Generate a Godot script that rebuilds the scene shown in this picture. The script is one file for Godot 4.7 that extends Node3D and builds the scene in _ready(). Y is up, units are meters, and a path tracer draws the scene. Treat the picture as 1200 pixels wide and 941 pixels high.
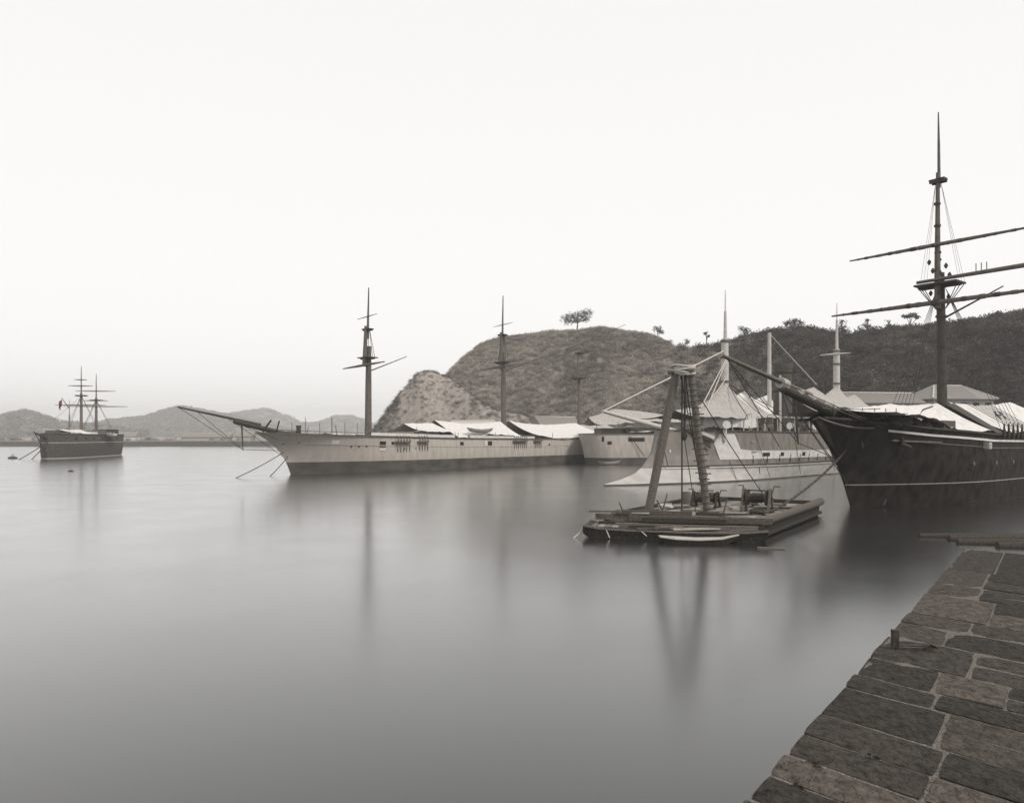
extends Node3D
# A harbour under a white sky: moored sailing ships, an ironclad with a ram bow, a sheer-legs pontoon,
# wooded headland behind and a stone quay in the near right corner. World: X right, Y up, -Z away; metres.

var rng := RandomNumberGenerator.new()
var taken := {}
var M := {}
var bumpy := FastNoiseLite.new()

# ---------------------------------------------------------------- naming and committing
func numbered(called: String) -> String:
	if not taken.has(called):
		taken[called] = 0
		return called
	taken[called] += 1
	return "%s_%03d" % [called, taken[called]]

func tag(o: Node, label := "", category := "", group := "", kind := "") -> Node:
	if label != "": o.set_meta("label", label)
	if category != "": o.set_meta("category", category)
	if group != "": o.set_meta("group", group)
	if kind != "": o.set_meta("kind", kind)
	return o

func thing(called: String, where := Vector3.ZERO, turn := 0.0) -> Node3D:
	var o := Node3D.new()
	o.name = numbered(called)
	add_child(o, true)
	o.position = where
	o.rotation.y = turn
	return o

func mk() -> SurfaceTool:
	var st := SurfaceTool.new()
	st.begin(Mesh.PRIMITIVE_TRIANGLES)
	return st

func put(called: String, st: SurfaceTool, m: Material, parent: Node = null, smooth_done := false) -> MeshInstance3D:
	if not smooth_done:
		st.generate_normals()
	var o := MeshInstance3D.new()
	o.mesh = st.commit()
	o.material_override = m
	if parent == null:
		o.name = numbered(called)
		add_child(o, true)
	else:
		o.name = called
		parent.add_child(o, true)
	return o

# ---------------------------------------------------------------- shapes
func tri(st: SurfaceTool, a: Vector3, b: Vector3, c: Vector3) -> void:
	st.add_vertex(a); st.add_vertex(c); st.add_vertex(b)

func quad(st: SurfaceTool, a: Vector3, b: Vector3, c: Vector3, d: Vector3) -> void:
	tri(st, a, b, c); tri(st, a, c, d)

func flat(st: SurfaceTool) -> void: st.set_smooth_group(-1)
func soft(st: SurfaceTool) -> void: st.set_smooth_group(0)

func hexa(st: SurfaceTool, p: Array) -> void:   # 0-3 bottom ring, 4-7 top ring, anticlockwise from above
	flat(st)
	quad(st, p[4], p[5], p[6], p[7])
	quad(st, p[3], p[2], p[1], p[0])
	for i in 4:
		var j := (i + 1) % 4
		quad(st, p[i], p[j], p[j + 4], p[i + 4])

func box(st: SurfaceTool, c: Vector3, s: Vector3, b := Basis.IDENTITY) -> void:
	var h := s * 0.5
	var p := []
	for y in [-1, 1]:
		for q in [[-1, 1], [1, 1], [1, -1], [-1, -1]]:
			p.append(c + b * Vector3(q[0] * h.x, y * h.y, q[1] * h.z))
	hexa(st, p)

func beam(st: SurfaceTool, a: Vector3, b: Vector3, w: float, h: float, up := Vector3.UP) -> void:   # squared timber from a to b
	var d := (b - a)
	var f := d.normalized()
	var side := f.cross(up).normalized()
	var u := side.cross(f).normalized()
	box(st, (a + b) * 0.5, Vector3(d.length(), h, w), Basis(f, u, side))

func tube(st: SurfaceTool, pts: Array, radii: Array, n := 8, closed := true) -> void:
	soft(st)
	var rings := []
	for i in pts.size():
		var d: Vector3 = (pts[min(i + 1, pts.size() - 1)] - pts[max(i - 1, 0)]).normalized()
		var ref := Vector3.UP if absf(d.y) < 0.9 else Vector3.RIGHT
		var x := d.cross(ref).normalized()
		var y := d.cross(x).normalized()
		var ring := []
		for k in n:
			var a := TAU * k / n
			ring.append(pts[i] + (x * cos(a) + y * sin(a)) * radii[min(i, radii.size() - 1)])
		rings.append(ring)
	for i in rings.size() - 1:
		for k in n:
			var l := (k + 1) % n
			quad(st, rings[i][k], rings[i + 1][k], rings[i + 1][l], rings[i][l])
	if closed:
		flat(st)
		var e: int = rings.size() - 1
		for k in n:
			var l := (k + 1) % n
			tri(st, pts[0], rings[0][k], rings[0][l])
			tri(st, pts[e], rings[e][l], rings[e][k])

func spar(st: SurfaceTool, a: Vector3, b: Vector3, ra: float, rb: float, n := 8) -> void:
	tube(st, [a, a.lerp(b, 0.5), b], [ra, (ra + rb) * 0.52, rb], n)

func yard_shape(st: SurfaceTool, a: Vector3, b: Vector3, r: float, n := 8) -> void:   # thick in the middle, thin at both arms
	var p := []
	var q := []
	for i in 9:
		var t := i / 8.0
		p.append(a.lerp(b, t))
		q.append(r * (1.0 - 0.62 * pow(absf(t - 0.5) * 2.0, 1.6)))
	tube(st, p, q, n)

func line(st: SurfaceTool, a: Vector3, b: Vector3, r := 0.025, sag := 0.0, n := 5) -> void:
	var k := 2 if sag == 0.0 else 9
	var p := []
	for i in k:
		var t := i / float(k - 1)
		p.append(a.lerp(b, t) - Vector3(0, sag * 4.0 * t * (1.0 - t), 0))
	tube(st, p, [r], n, false)

func disc(st: SurfaceTool, c: Vector3, axis: Vector3, r: float, depth: float, n := 12) -> void:
	tube(st, [c - axis * depth * 0.5, c + axis * depth * 0.5], [r], n)

func curve(pts: Array, x: float) -> float:   # smooth interpolation through [[x, y], ...]
	if x <= pts[0][0]: return pts[0][1]
	for i in pts.size() - 1:
		if x <= pts[i + 1][0]:
			var t: float = (x - pts[i][0]) / (pts[i + 1][0] - pts[i][0])
			var a: float = pts[max(i - 1, 0)][1]
			var d: float = pts[min(i + 2, pts.size() - 1)][1]
			return cubic_interpolate(pts[i][1], pts[i + 1][1], lerpf(pts[i][1], a, 0.6), lerpf(pts[i + 1][1], d, 0.6), t)
	return pts[-1][1]

func lin(pts: Array, x: float) -> float:
	if x <= pts[0][0]: return pts[0][1]
	for i in pts.size() - 1:
		if x <= pts[i + 1][0]:
			return lerpf(pts[i][1], pts[i + 1][1], (x - pts[i][0]) / (pts[i + 1][0] - pts[i][0]))
	return pts[-1][1]

# ---------------------------------------------------------------- materials
func lc(r: float, g: float, b: float) -> Color: return Color(r, g, b).linear_to_srgb()

func grey(v: float, warm := 0.06) -> Color:   # a linear base colour with the brown cast of the print
	return Color(v * (1.0 + warm * 1.3), v, v * (1.0 - warm * 1.2)).linear_to_srgb()

func noise_tex(seed_: int, freq: float, ramp: Array, octaves := 4, kind := FastNoiseLite.TYPE_SIMPLEX_SMOOTH, size := 512) -> NoiseTexture2D:
	var f := FastNoiseLite.new()
	f.seed = seed_
	f.noise_type = kind
	f.frequency = freq
	f.fractal_octaves = octaves
	var t := NoiseTexture2D.new()
	t.width = size
	t.height = size
	t.seamless = true
	t.noise = f
	if ramp.size() > 0:
		var g := Gradient.new()
		g.offsets = PackedFloat32Array(ramp.map(func(e): return e[0]))
		g.colors = PackedColorArray(ramp.map(func(e): return e[1]))
		t.color_ramp = g
	return t

func surface(seed_: int, lo: float, hi: float, warm: float, scale: float, rough: float, freq := 0.012, bump := 0.0, stretch := Vector3.ONE, world := false) -> StandardMaterial3D:
	var m := StandardMaterial3D.new()
	m.albedo_texture = noise_tex(seed_, freq, [[0.12, grey(lo, warm)], [0.45, grey(lerpf(lo, hi, 0.45), warm)], [0.62, grey(lerpf(lo, hi, 0.6), warm)], [0.9, grey(hi, warm)]], 6)
	m.roughness = rough
	m.metallic_specular = 0.35
	m.uv1_triplanar = true
	m.uv1_world_triplanar = world
	m.uv1_scale = stretch * scale
	if bump > 0.0:
		m.heightmap_enabled = true
		m.heightmap_texture = noise_tex(seed_ + 50, freq * 2.0, [], 5)
		m.heightmap_scale = bump
	return m

func plain(v: float, warm: float, rough: float, vertex := false) -> StandardMaterial3D:
	var m := StandardMaterial3D.new()
	m.albedo_color = Color.WHITE if vertex else grey(v, warm)
	m.vertex_color_use_as_albedo = vertex
	m.roughness = rough
	m.metallic_specular = 0.3
	return m

func materials() -> void:
	M.canvas = surface(11, 0.46, 0.66, 0.03, 0.35, 0.95, 0.01, 1.2)
	M.canvas_old = surface(12, 0.24, 0.42, 0.05, 0.35, 0.95, 0.012, 1.2)
	M.hull_pale = surface(13, 0.31, 0.44, 0.08, 0.16, 0.75, 0.014, 0.0, Vector3(1.0, 0.22, 1.0))
	M.hull_boot = surface(14, 0.05, 0.11, 0.08, 0.1, 0.7, 0.014, 0.0, Vector3(0.5, 1.0, 0.5))
	M.hull_black = surface(15, 0.005, 0.034, 0.14, 0.16, 0.6, 0.016, 0.0, Vector3(1.0, 0.6, 1.0))
	M.hull_black.metallic_specular = 0.22
	M.iron_belt = surface(16, 0.30, 0.46, 0.04, 0.12, 0.6, 0.012, 0.0, Vector3(0.6, 1.3, 0.6))
	M.iron_side = surface(17, 0.12, 0.22, 0.08, 0.12, 0.65, 0.014, 0.0, Vector3(1.0, 0.7, 1.0))
	M.white = surface(18, 0.46, 0.62, 0.03, 0.2, 0.6, 0.01)
	M.mast_brown = surface(19, 0.055, 0.14, 0.12, 0.5, 0.7, 0.02, 0.0, Vector3(1, 0.25, 1))
	M.mast_dark = surface(20, 0.025, 0.065, 0.12, 0.5, 0.7, 0.02, 0.0, Vector3(1, 0.25, 1))
	M.mast_pale = surface(21, 0.34, 0.54, 0.05, 0.5, 0.6, 0.02, 0.0, Vector3(1, 0.3, 1))
	M.funnel = surface(22, 0.035, 0.085, 0.1, 0.3, 0.7, 0.02, 0.0, Vector3(1, 0.5, 1))
	M.rope = plain(0.05, 0.1, 0.9)
	M.rope_pale = plain(0.42, 0.06, 0.9)
	M.dark = plain(0.018, 0.1, 0.8)
	M.iron = surface(23, 0.02, 0.06, 0.16, 0.9, 0.6, 0.02)
	M.deck = surface(24, 0.20, 0.36, 0.08, 0.4, 0.85, 0.02, 0.8)
	M.timber = [surface(25, 0.04, 0.12, 0.12, 0.7, 0.85, 0.02, 1.5), surface(26, 0.07, 0.17, 0.11, 0.7, 0.85, 0.02, 1.5), surface(27, 0.018, 0.055, 0.14, 0.7, 0.8, 0.02, 1.5)]
	M.plank = [surface(28, 0.10, 0.26, 0.09, 0.8, 0.9, 0.02, 1.0), surface(29, 0.06, 0.18, 0.1, 0.8, 0.9, 0.02, 1.0), surface(30, 0.14, 0.34, 0.06, 0.8, 0.9, 0.02, 1.0)]
	M.plank_pale = surface(32, 0.26, 0.48, 0.07, 0.8, 0.9, 0.02, 1.0)
	M.pontoon_side = surface(31, 0.010, 0.045, 0.12, 0.5, 0.7, 0.02, 1.5)
	M.stone = []
	for k in 6:
		var b: float = [0.026, 0.036, 0.046, 0.030, 0.066, 0.040][k]
		M.stone.append(surface(40 + k, b * 0.5, b * 1.55, 0.14, 0.9, 0.92, 0.016, 4.0, Vector3.ONE, true))
	M.mortar = surface(47, 0.11, 0.26, 0.10, 1.6, 0.95, 0.03, 4.0, Vector3.ONE, true)
	M.quay = surface(48, 0.05, 0.12, 0.12, 0.6, 0.95, 0.02, 4.0, Vector3.ONE, true)
	M.land = surface(49, 0.16, 0.30, 0.08, 0.05, 0.95, 0.02)
	M.cut = surface(60, 0.13, 0.33, 0.09, 0.07, 0.95, 0.02, 0.0, Vector3(1, 0.7, 1))
	M.soil = surface(61, 0.11, 0.21, 0.1, 0.04, 0.95, 0.02)
	M.roof = surface(63, 0.16, 0.26, 0.06, 0.3, 0.85, 0.02)
	M.roof_pale = surface(64, 0.36, 0.50, 0.05, 0.3, 0.85, 0.02)
	M.wall = surface(65, 0.26, 0.40, 0.07, 0.2, 0.9, 0.015)
	M.flag = plain(0.0, 0.0, 0.9)
	M.flag.albedo_color = lc(0.16, 0.022, 0.018)
	M.leaf = plain(0.0, 0.0, 0.9, true)
	M.leaf.backlight_enabled = true
	M.leaf.backlight = lc(0.03, 0.03, 0.025)
	M.bark = plain(0.06, 0.12, 0.9)
	# the harbour: still water, its ripples far smaller than a pixel and averaged by a long exposure
	var w := StandardMaterial3D.new()
	w.albedo_color = lc(0.014, 0.015, 0.0135)
	w.roughness = 0.23
	w.clearcoat_enabled = true
	w.clearcoat = 1.0
	w.clearcoat_roughness = 0.185
	w.metallic_specular = 0.32
	w.uv1_triplanar = true
	w.uv1_world_triplanar = true
	w.uv1_scale = Vector3.ONE * 0.02
	w.roughness_texture = noise_tex(70, 0.012, [[0.2, Color(0.72, 0.72, 0.72)], [0.8, Color(1, 1, 1)]], 4)
	M.water = w

# ---------------------------------------------------------------- hulls
# A hull is lofted in its own frame: +X runs aft from the stem at the waterline, +Z is the side that faces the quay.
func hull_point(H: Dictionary, s: float, y: float, side: float, out := 0.0) -> Vector3:
	var top: float = lin(H.sheer, s)
	var yn := clampf(y / top, 0.0, 1.05)
	var x0: float = curve(H.stem, y)
	var x1: float = curve(H.stern, y)
	var x := lerpf(x0, x1, s)
	var a := clampf(s / H.entry, 0.0, 1.0)
	var f := pow(1.0 - pow(1.0 - a, 2.0), lerpf(H.fine, H.full, yn))
	var c := clampf((1.0 - s) / H.run, 0.0, 1.0)
	var sw := lerpf(H.stern_low, H.stern_high, yn)
	f *= lerpf(sw, 1.0, 1.0 - pow(1.0 - c, 2.2))
	var z: float = H.half * f * (1.0 - 0.10 * pow(1.0 - yn, 2.0) - H.tumble * pow(yn, 2.0)) + out + 0.04
	return Vector3(x, y, z * side)

func hull_band(H: Dictionary, lo: Callable, hi: Callable, rows: int, out := 0.0, s0 := 0.0, s1 := 1.0, transom := true, sides := [1.0, -1.0], n := 56) -> SurfaceTool:
	var st := mk()
	soft(st)
	for side in sides:
		for i in n:
			var sa := lerpf(s0, s1, pow(i / float(n), 1.25))
			var sb := lerpf(s0, s1, pow((i + 1) / float(n), 1.25))
			for j in rows:
				var t0 := j / float(rows)
				var t1 := (j + 1) / float(rows)
				var a := hull_point(H, sa, lerpf(lo.call(sa), hi.call(sa), t0), side, out)
				var b := hull_point(H, sb, lerpf(lo.call(sb), hi.call(sb), t0), side, out)
				var c := hull_point(H, sb, lerpf(lo.call(sb), hi.call(sb), t1), side, out)
				var d := hull_point(H, sa, lerpf(lo.call(sa), hi.call(sa), t1), side, out)
				if side > 0: quad(st, a, b, c, d)
				else: quad(st, d, c, b, a)
	flat(st)
	for j in rows:                    # close the stem and the stern
		var t0 := j / float(rows)
		var t1 := (j + 1) / float(rows)
		for e in ([0.0, 1.0] if transom else []):
			var y0: float = lerpf(lo.call(e), hi.call(e), t0)
			var y1: float = lerpf(lo.call(e), hi.call(e), t1)
			var q := [hull_point(H, e, y0, 1.0, out), hull_point(H, e, y0, -1.0, out), hull_point(H, e, y1, -1.0, out), hull_point(H, e, y1, 1.0, out)]
			if e > 0.5: quad(st, q[0], q[1], q[2], q[3])
			else: quad(st, q[3], q[2], q[1], q[0])
	return st

func deck_sheet(H: Dictionary, drop: float, n := 40) -> SurfaceTool:
	var st := mk()
	flat(st)
	for i in n:
		var q := []
		for s in [i / float(n), (i + 1) / float(n)]:
			var y: float = lin(H.sheer, s) - drop
			q.append([hull_point(H, s, y, 1.0, -0.05), hull_point(H, s, y, -1.0, -0.05)])
		quad(st, q[0][0], q[1][0], q[1][1], q[0][1])
	return st

func rail_bar(H: Dictionary, rise: float, w: float, h: float, s0 := 0.0, s1 := 1.0, n := 48, sides := [1.0, -1.0], out := 0.03) -> SurfaceTool:
	var st := mk()
	for side in sides:
		for i in n:
			var p := []
			for s in [lerpf(s0, s1, i / float(n)), lerpf(s0, s1, (i + 1) / float(n))]:
				var y: float = lin(H.sheer, s) + rise
				var c := hull_point(H, s, y, side, out)
				p.append([c + Vector3(0, h * 0.5, side * w * 0.5), c + Vector3(0, h * 0.5, -side * w * 0.5), c + Vector3(0, -h * 0.5, -side * w * 0.5), c + Vector3(0, -h * 0.5, side * w * 0.5)])
			flat(st)
			for k in 4:
				var l := (k + 1) % 4
				if side > 0: quad(st, p[0][k], p[1][k], p[1][l], p[0][l])
				else: quad(st, p[0][l], p[1][l], p[1][k], p[0][k])
	return st

func on_hull(H: Dictionary, x: float, y: float, side := 1.0, out := 0.0) -> Vector3:   # the point of the side at distance x aft
	var a: float = curve(H.stem, y)
	var b: float = curve(H.stern, y)
	return hull_point(H, clampf((x - a) / (b - a), 0.0, 1.0), y, side, out)

func port_hole(H: Dictionary, x: float, y: float, r: float, parent: Node, m: Material, called := "porthole") -> void:
	var st := mk()
	disc(st, on_hull(H, x, y, 1.0, 0.01), Vector3(0, 0, 1), r, 0.06, 12)
	put(called, st, m, parent)

func hull_patch(H: Dictionary, x0: float, x1: float, y0: float, y1: float, out: float, n := 6) -> SurfaceTool:   # a plate with thickness that follows the side
	var st := mk()
	flat(st)
	for i in n:
		var xa := lerpf(x0, x1, i / float(n))
		var xb := lerpf(x0, x1, (i + 1) / float(n))
		var f := [on_hull(H, xa, y0, 1, out), on_hull(H, xb, y0, 1, out), on_hull(H, xb, y1, 1, out), on_hull(H, xa, y1, 1, out)]
		var b := [on_hull(H, xa, y0, 1, -0.02), on_hull(H, xb, y0, 1, -0.02), on_hull(H, xb, y1, 1, -0.02), on_hull(H, xa, y1, 1, -0.02)]
		quad(st, f[0], f[1], f[2], f[3])
		quad(st, b[0], b[1], f[1], f[0])
		quad(st, f[3], f[2], b[2], b[3])
		if i == 0: quad(st, b[0], f[0], f[3], b[3])
		if i == n - 1: quad(st, f[1], b[1], b[2], f[2])
	return st

# ---------------------------------------------------------------- rig
func awning(parent: Node, ridge: Array, eave: Array, half: float, power: float, m: Material, seed_: int, scallop := 0.12, called := "awning", nx := 44, nz := 20, far_half := false) -> MeshInstance3D:
	# canvas spread over a ridge rope: ridge [[x, y], ...], eave [[x, y], ...]; hangs and wrinkles between its lashings
	var st := mk()
	soft(st)
	var x0: float = ridge[0][0]
	var x1: float = ridge[-1][0]
	var P := func(i: int, j: int) -> Vector3:
		var x := lerpf(x0, x1, i / float(nx))
		var q := j / float(nz) * 2.0 - 1.0
		var a := absf(q)
		var y := lerpf(lin(ridge, x), lin(eave, x), pow(a, power))
		y -= 0.10 * sin(PI * a)
		y -= scallop * pow(a, 3.0) * absf(sin((x - x0) * 1.05 + seed_))
		y += 0.16 * bumpy.get_noise_3d(x * 12.0, q * 9.0, seed_ * 9.0) * (0.5 + a) + 0.05 * bumpy.get_noise_3d(x * 40.0, q * 12.0, seed_ * 5.0)
		y -= 0.16 * sin(PI * a) * absf(sin((x - x0) * 0.62 + seed_ * 0.7))
		return Vector3(x + 0.05 * bumpy.get_noise_3d(x * 9.0, seed_, q * 15.0), y, q * half)
	for i in nx:
		for j in (nz / 2 if far_half else nz):
			quad(st, P.call(i, j), P.call(i, j + 1), P.call(i + 1, j + 1), P.call(i + 1, j))
	return put(called, st, m, parent)

func fighting_top(parent: Node, x: float, y: float, rx: float, rz: float, m: Material, called := "mast_top") -> void:
	var st := mk()
	box(st, Vector3(x, y, 0), Vector3(rx * 2, 0.14, rz * 2))
	for k in 2:
		beam(st, Vector3(x - 0.25 + k * 0.5, y - 0.16, -rz * 0.95), Vector3(x - 0.25 + k * 0.5, y - 0.16, rz * 0.95), 0.16, 0.18)
	put(called, st, m, parent)

func ropes(parent: Node, called: String, list: Array, r: float, m: Material) -> void:
	for e in list:
		var st := mk()
		line(st, e[0], e[1], e[3] if e.size() > 3 else r, e[2] if e.size() > 2 else 0.0)
		put(called, st, m, parent)

# ---------------------------------------------------------------- foliage
func leaf_clump(seed_: int, n: int, flatten := 0.75, size := 0.30) -> ArrayMesh:   # leaves spread through a unit ball, denser at its rim
	var r := RandomNumberGenerator.new()
	r.seed = seed_
	var st := mk()
	flat(st)
	for i in n:
		var d := Vector3(r.randfn(), r.randfn(), r.randfn()).normalized()
		var p := d * pow(r.randf(), 0.4)
		p.y *= flatten
		var a := Vector3(r.randfn(), r.randfn(), r.randfn()).normalized()
		var b := a.cross(d + Vector3(0.01, 0.02, 0.03)).normalized()
		var s := size * r.randf_range(0.6, 1.3)
		tri(st, p - a * s, p + a * s * 0.8 + b * s * 0.5, p + b * s - a * 0.2 * s)
	st.generate_normals()
	return st.commit()

func scrub(called: String, label: String, category: String, spots: Array, seed_: int, leaves: int, size: float) -> void:
	var mm := MultiMesh.new()
	mm.transform_format = MultiMesh.TRANSFORM_3D
	mm.use_colors = true
	mm.mesh = leaf_clump(seed_, leaves, 0.8, size)
	mm.instance_count = spots.size()
	for i in spots.size():
		var e: Array = spots[i]
		var b := Basis(Vector3.UP, e[2]).scaled(Vector3(e[1], e[1] * e[4], e[1]))
		mm.set_instance_transform(i, Transform3D(b, e[0]))
		mm.set_instance_color(i, e[3])
	var o := MultiMeshInstance3D.new()
	o.name = numbered(called)
	o.multimesh = mm
	o.material_override = M.leaf
	add_child(o, true)
	tag(o, label, category, "", "stuff")

func tree(where: Vector3, h: float, crowns: Array, tone: float, label: String, seed_: int) -> void:
	# crowns: [x, y, z, radius, flatness] of each bough's foliage about the trunk's foot
	var t := thing("skyline_tree", where)
	tag(t, label, "tree", "trees along the ridge")
	var r := RandomNumberGenerator.new()
	r.seed = seed_
	var st := mk()
	var lean := Vector3(r.randf_range(-0.3, 0.3), 0, r.randf_range(-0.3, 0.3))
	tube(st, [Vector3(0, -1.5, 0), Vector3(0, h * 0.35, 0) + lean, Vector3(0, h * 0.9, 0) + lean * 1.6], [h * 0.035, h * 0.026, h * 0.012], 7)
	for c in crowns:
		line(st, Vector3(0, h * 0.4, 0) + lean, Vector3(c[0], c[1], c[2]), h * 0.012)
	put("trunk", st, M.bark, t)
	var cr := mk()
	flat(cr)
	for c in crowns:
		var n := int(200 * c[3] * c[3]) + 90
		for i in n:
			var d := Vector3(r.randfn(), r.randfn(), r.randfn()).normalized()
			var p := Vector3(c[0], c[1], c[2]) + d * Vector3(c[3], c[3] * c[4], c[3]) * pow(r.randf(), 0.45) * (1.0 + 0.35 * bumpy.get_noise_3dv(d * 60.0 + Vector3.ONE * seed_))
			if bumpy.get_noise_3dv(p * 42.0 + Vector3.ONE * seed_ * 7.0) < 0.02: continue
			var a := Vector3(r.randfn(), r.randfn(), r.randfn()).normalized()
			var b := a.cross(d + Vector3(0.01, 0.02, 0.03)).normalized()
			var s := r.randf_range(0.12, 0.34)
			var v := tone * r.randf_range(0.7, 1.35)
			cr.set_color(Color(v * 1.06, v, v * 0.9))
			tri(cr, p - a * s, p + a * s * 0.8 + b * s * 0.6, p + b * s - a * 0.2 * s)
	put("crown", cr, M.leaf, t)

# ---------------------------------------------------------------- terrain
# Hills are grids of bearing (image column of the photograph's lens, 880 to the unit) by depth.
func slope_point(T: Dictionary, px: float, v: float) -> Vector3:
	var foot: float = lin(T.foot, px)
	var crest: float = lin(T.crest, px)
	var back: float = T.back
	var d := lerpf(foot, crest, v) if v <= 1.0 else crest + (v - 1.0) * back
	var top: float = 5.0 + (512.0 - curve(T.sky, px)) * crest / 880.0
	top = maxf(top, T.low)
	var f: float
	if v <= 1.0: f = lerpf(1.0 - pow(1.0 - v, T.bulge), v * v * (3.0 - 2.0 * v), 0.35)
	else: f = 1.0 - pow(v - 1.0, 1.5) * 0.9
	var x := (px - 600.0) / 880.0 * d
	var n := bumpy.get_noise_2d(x * T.grain, d * T.grain) * 0.6 + bumpy.get_noise_2d(x * T.grain * 3.1 + 50.0, d * T.grain * 3.1) * 0.3
	var amp: float = T.rough * clampf(v * 4.0, 0.0, 1.0) * (1.0 - clampf((v - 0.55) / 0.4, 0.0, 1.0) * 0.75)
	return Vector3(x, lerpf(T.low, top, f) + n * amp, -d)

func slope_mesh(called: String, T: Dictionary, m: Material, cols: int, rows: int) -> MeshInstance3D:
	var st := mk()
	soft(st)
	var a: float = T.sky[0][0]
	var b: float = T.sky[-1][0]
	var g := []
	for i in cols + 1:
		var c := []
		for j in rows + 1:
			c.append(slope_point(T, lerpf(a, b, i / float(cols)), 1.6 * j / rows))
		c.push_front(Vector3(c[0].x, -3.0, c[0].z))
		c.push_back(Vector3(c[-1].x, -3.0, c[-1].z))
		g.append(c)
	for i in cols:
		for j in g[0].size() - 1:
			quad(st, g[i][j], g[i + 1][j], g[i + 1][j + 1], g[i][j + 1])
	flat(st)
	for e in [0, cols]:                       # the two ends of the ridge
		for j in g[0].size() - 2:
			tri(st, g[e][0], g[e][j + 1], g[e][j + 2])
	var o := put(called, st, m)
	tag(o, "", "", "", "structure")
	return o

func gable_house(called: String, label: String, c: Vector3, L: float, W: float, eave: float, ridge: float, turn: float, rm: Material, wm: Material, hip := 0.0, bays := 0, category := "building", group := "") -> Node3D:
	var t := thing(called, c, turn)
	tag(t, label, category, group)
	var st := mk()
	box(st, Vector3(0, eave * 0.5 - 0.6, 0), Vector3(L, eave + 1.2, W))
	put("wall", st, wm, t)
	st = mk()
	flat(st)
	var o := 0.5
	var e := [Vector3(-L / 2 - o, eave, W / 2 + o), Vector3(L / 2 + o, eave, W / 2 + o), Vector3(L / 2 + o, eave, -W / 2 - o), Vector3(-L / 2 - o, eave, -W / 2 - o)]
	var r0 := Vector3(-L / 2 - o + hip, ridge, 0)
	var r1 := Vector3(L / 2 + o - hip, ridge, 0)
	quad(st, e[0], e[1], r1, r0)
	quad(st, e[2], e[3], r0, r1)
	tri(st, e[1], e[2], r1)
	tri(st, e[3], e[0], r0)
	quad(st, e[3] - Vector3(0, 0.12, 0), e[2] - Vector3(0, 0.12, 0), e[1] - Vector3(0, 0.12, 0), e[0] - Vector3(0, 0.12, 0))
	for i in 4: quad(st, e[i] - Vector3(0, 0.12, 0), e[(i + 1) % 4] - Vector3(0, 0.12, 0), e[(i + 1) % 4], e[i])
	var roof := put("roof", st, rm, t)
	st = mk()
	tube(st, [r0 + Vector3(0, 0.06, 0), r1 + Vector3(0, 0.06, 0)], [0.16], 6)
	if hip > 0.0:
		for k in [[e[0], r0], [e[3], r0], [e[1], r1], [e[2], r1]]:
			tube(st, [k[0] + Vector3(0, 0.05, 0), k[1] + Vector3(0, 0.06, 0)], [0.13], 6)
	put("ridge_cap", st, M.roof_pale, roof)
	st = mk()                                             # rolls of the tiling, too fine to pick apart
	var rolls := int((L - 2.0 * hip) / 0.45)
	for k in rolls:
		var x := lerpf(r0.x, r1.x, (k + 0.5) / rolls)
		for z in [1.0, -1.0]:
			line(st, Vector3(x, eave + 0.03, z * (W / 2 + o)), Vector3(x, ridge + 0.03, 0), 0.05, 0.0, 4)
	tag(put("tile_rolls", st, rm, roof), "", "", "", "stuff")
	for k in bays:
		st = mk()
		var x := (k + 0.5) / bays * L - L / 2
		box(st, Vector3(x, eave - 1.4, W / 2), Vector3(L / bays * 0.5, 1.5, 0.08))
		put("window", st, M.dark, t)
	return t

# ================================================================ the scene
func _ready() -> void:
	rng.seed = 1877
	bumpy.seed = 5
	bumpy.frequency = 0.02
	bumpy.fractal_octaves = 4
	# camera: a level view camera 5 m above the water, its lens raised a little
	var cam := Camera3D.new()
	cam.name = "camera"
	cam.projection = Camera3D.PROJECTION_FRUSTUM
	cam.near = 0.1
	cam.far = 6000.0
	cam.size = 0.1 * 941.0 / 880.0
	cam.frustum_offset = Vector2(0.0, 0.1 * 41.5 / 880.0)
	cam.position = Vector3(0, 5, 0)
	add_child(cam)
	cam.current = true
	# white, thinly veiled sky with a large soft sun high behind the camera's right shoulder
	var sm := ProceduralSkyMaterial.new()
	sm.sky_top_color = Color(0.905, 0.902, 0.896)
	sm.sky_horizon_color = Color(1.0, 0.998, 0.992)
	sm.sky_curve = 0.2
	sm.sky_energy_multiplier = 1.075
	sm.ground_horizon_color = Color(0.9, 0.895, 0.885)
	sm.ground_bottom_color = Color(0.5, 0.49, 0.47)
	sm.sun_angle_max = 1.0
	var sky := Sky.new()
	sky.sky_material = sm
	var env := Environment.new()
	env.background_mode = Environment.BG_SKY
	env.sky = sky
	env.tonemap_mode = Environment.TONE_MAPPER_LINEAR
	env.tonemap_exposure = 1.0
	env.fog_enabled = true
	env.fog_density = 0.00047
	env.fog_light_color = Color(0.955, 0.95, 0.945)
	env.sdfgi_enabled = true
	env.ssao_enabled = true
	env.ssil_enabled = true
	var we := WorldEnvironment.new()
	we.name = "world"
	we.environment = env
	add_child(we)
	var sun := DirectionalLight3D.new()
	sun.name = "sun"
	sun.light_energy = 0.8
	sun.light_color = Color(1.0, 0.98, 0.95)
	sun.light_angular_distance = 12.0
	sun.shadow_enabled = true
	sun.rotation_degrees = Vector3(-48, 48, 0)
	add_child(sun)
	materials()
	# the setting
	build_water()
	build_far_shore()
	build_headland()
	build_quay()
	# the ships
	build_frigate()
	build_gunboat()
	build_depot_ship()
	build_ironclad()
	build_barque()
	# the pontoon and what lies about it
	build_pontoon()
	build_small_things()

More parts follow.
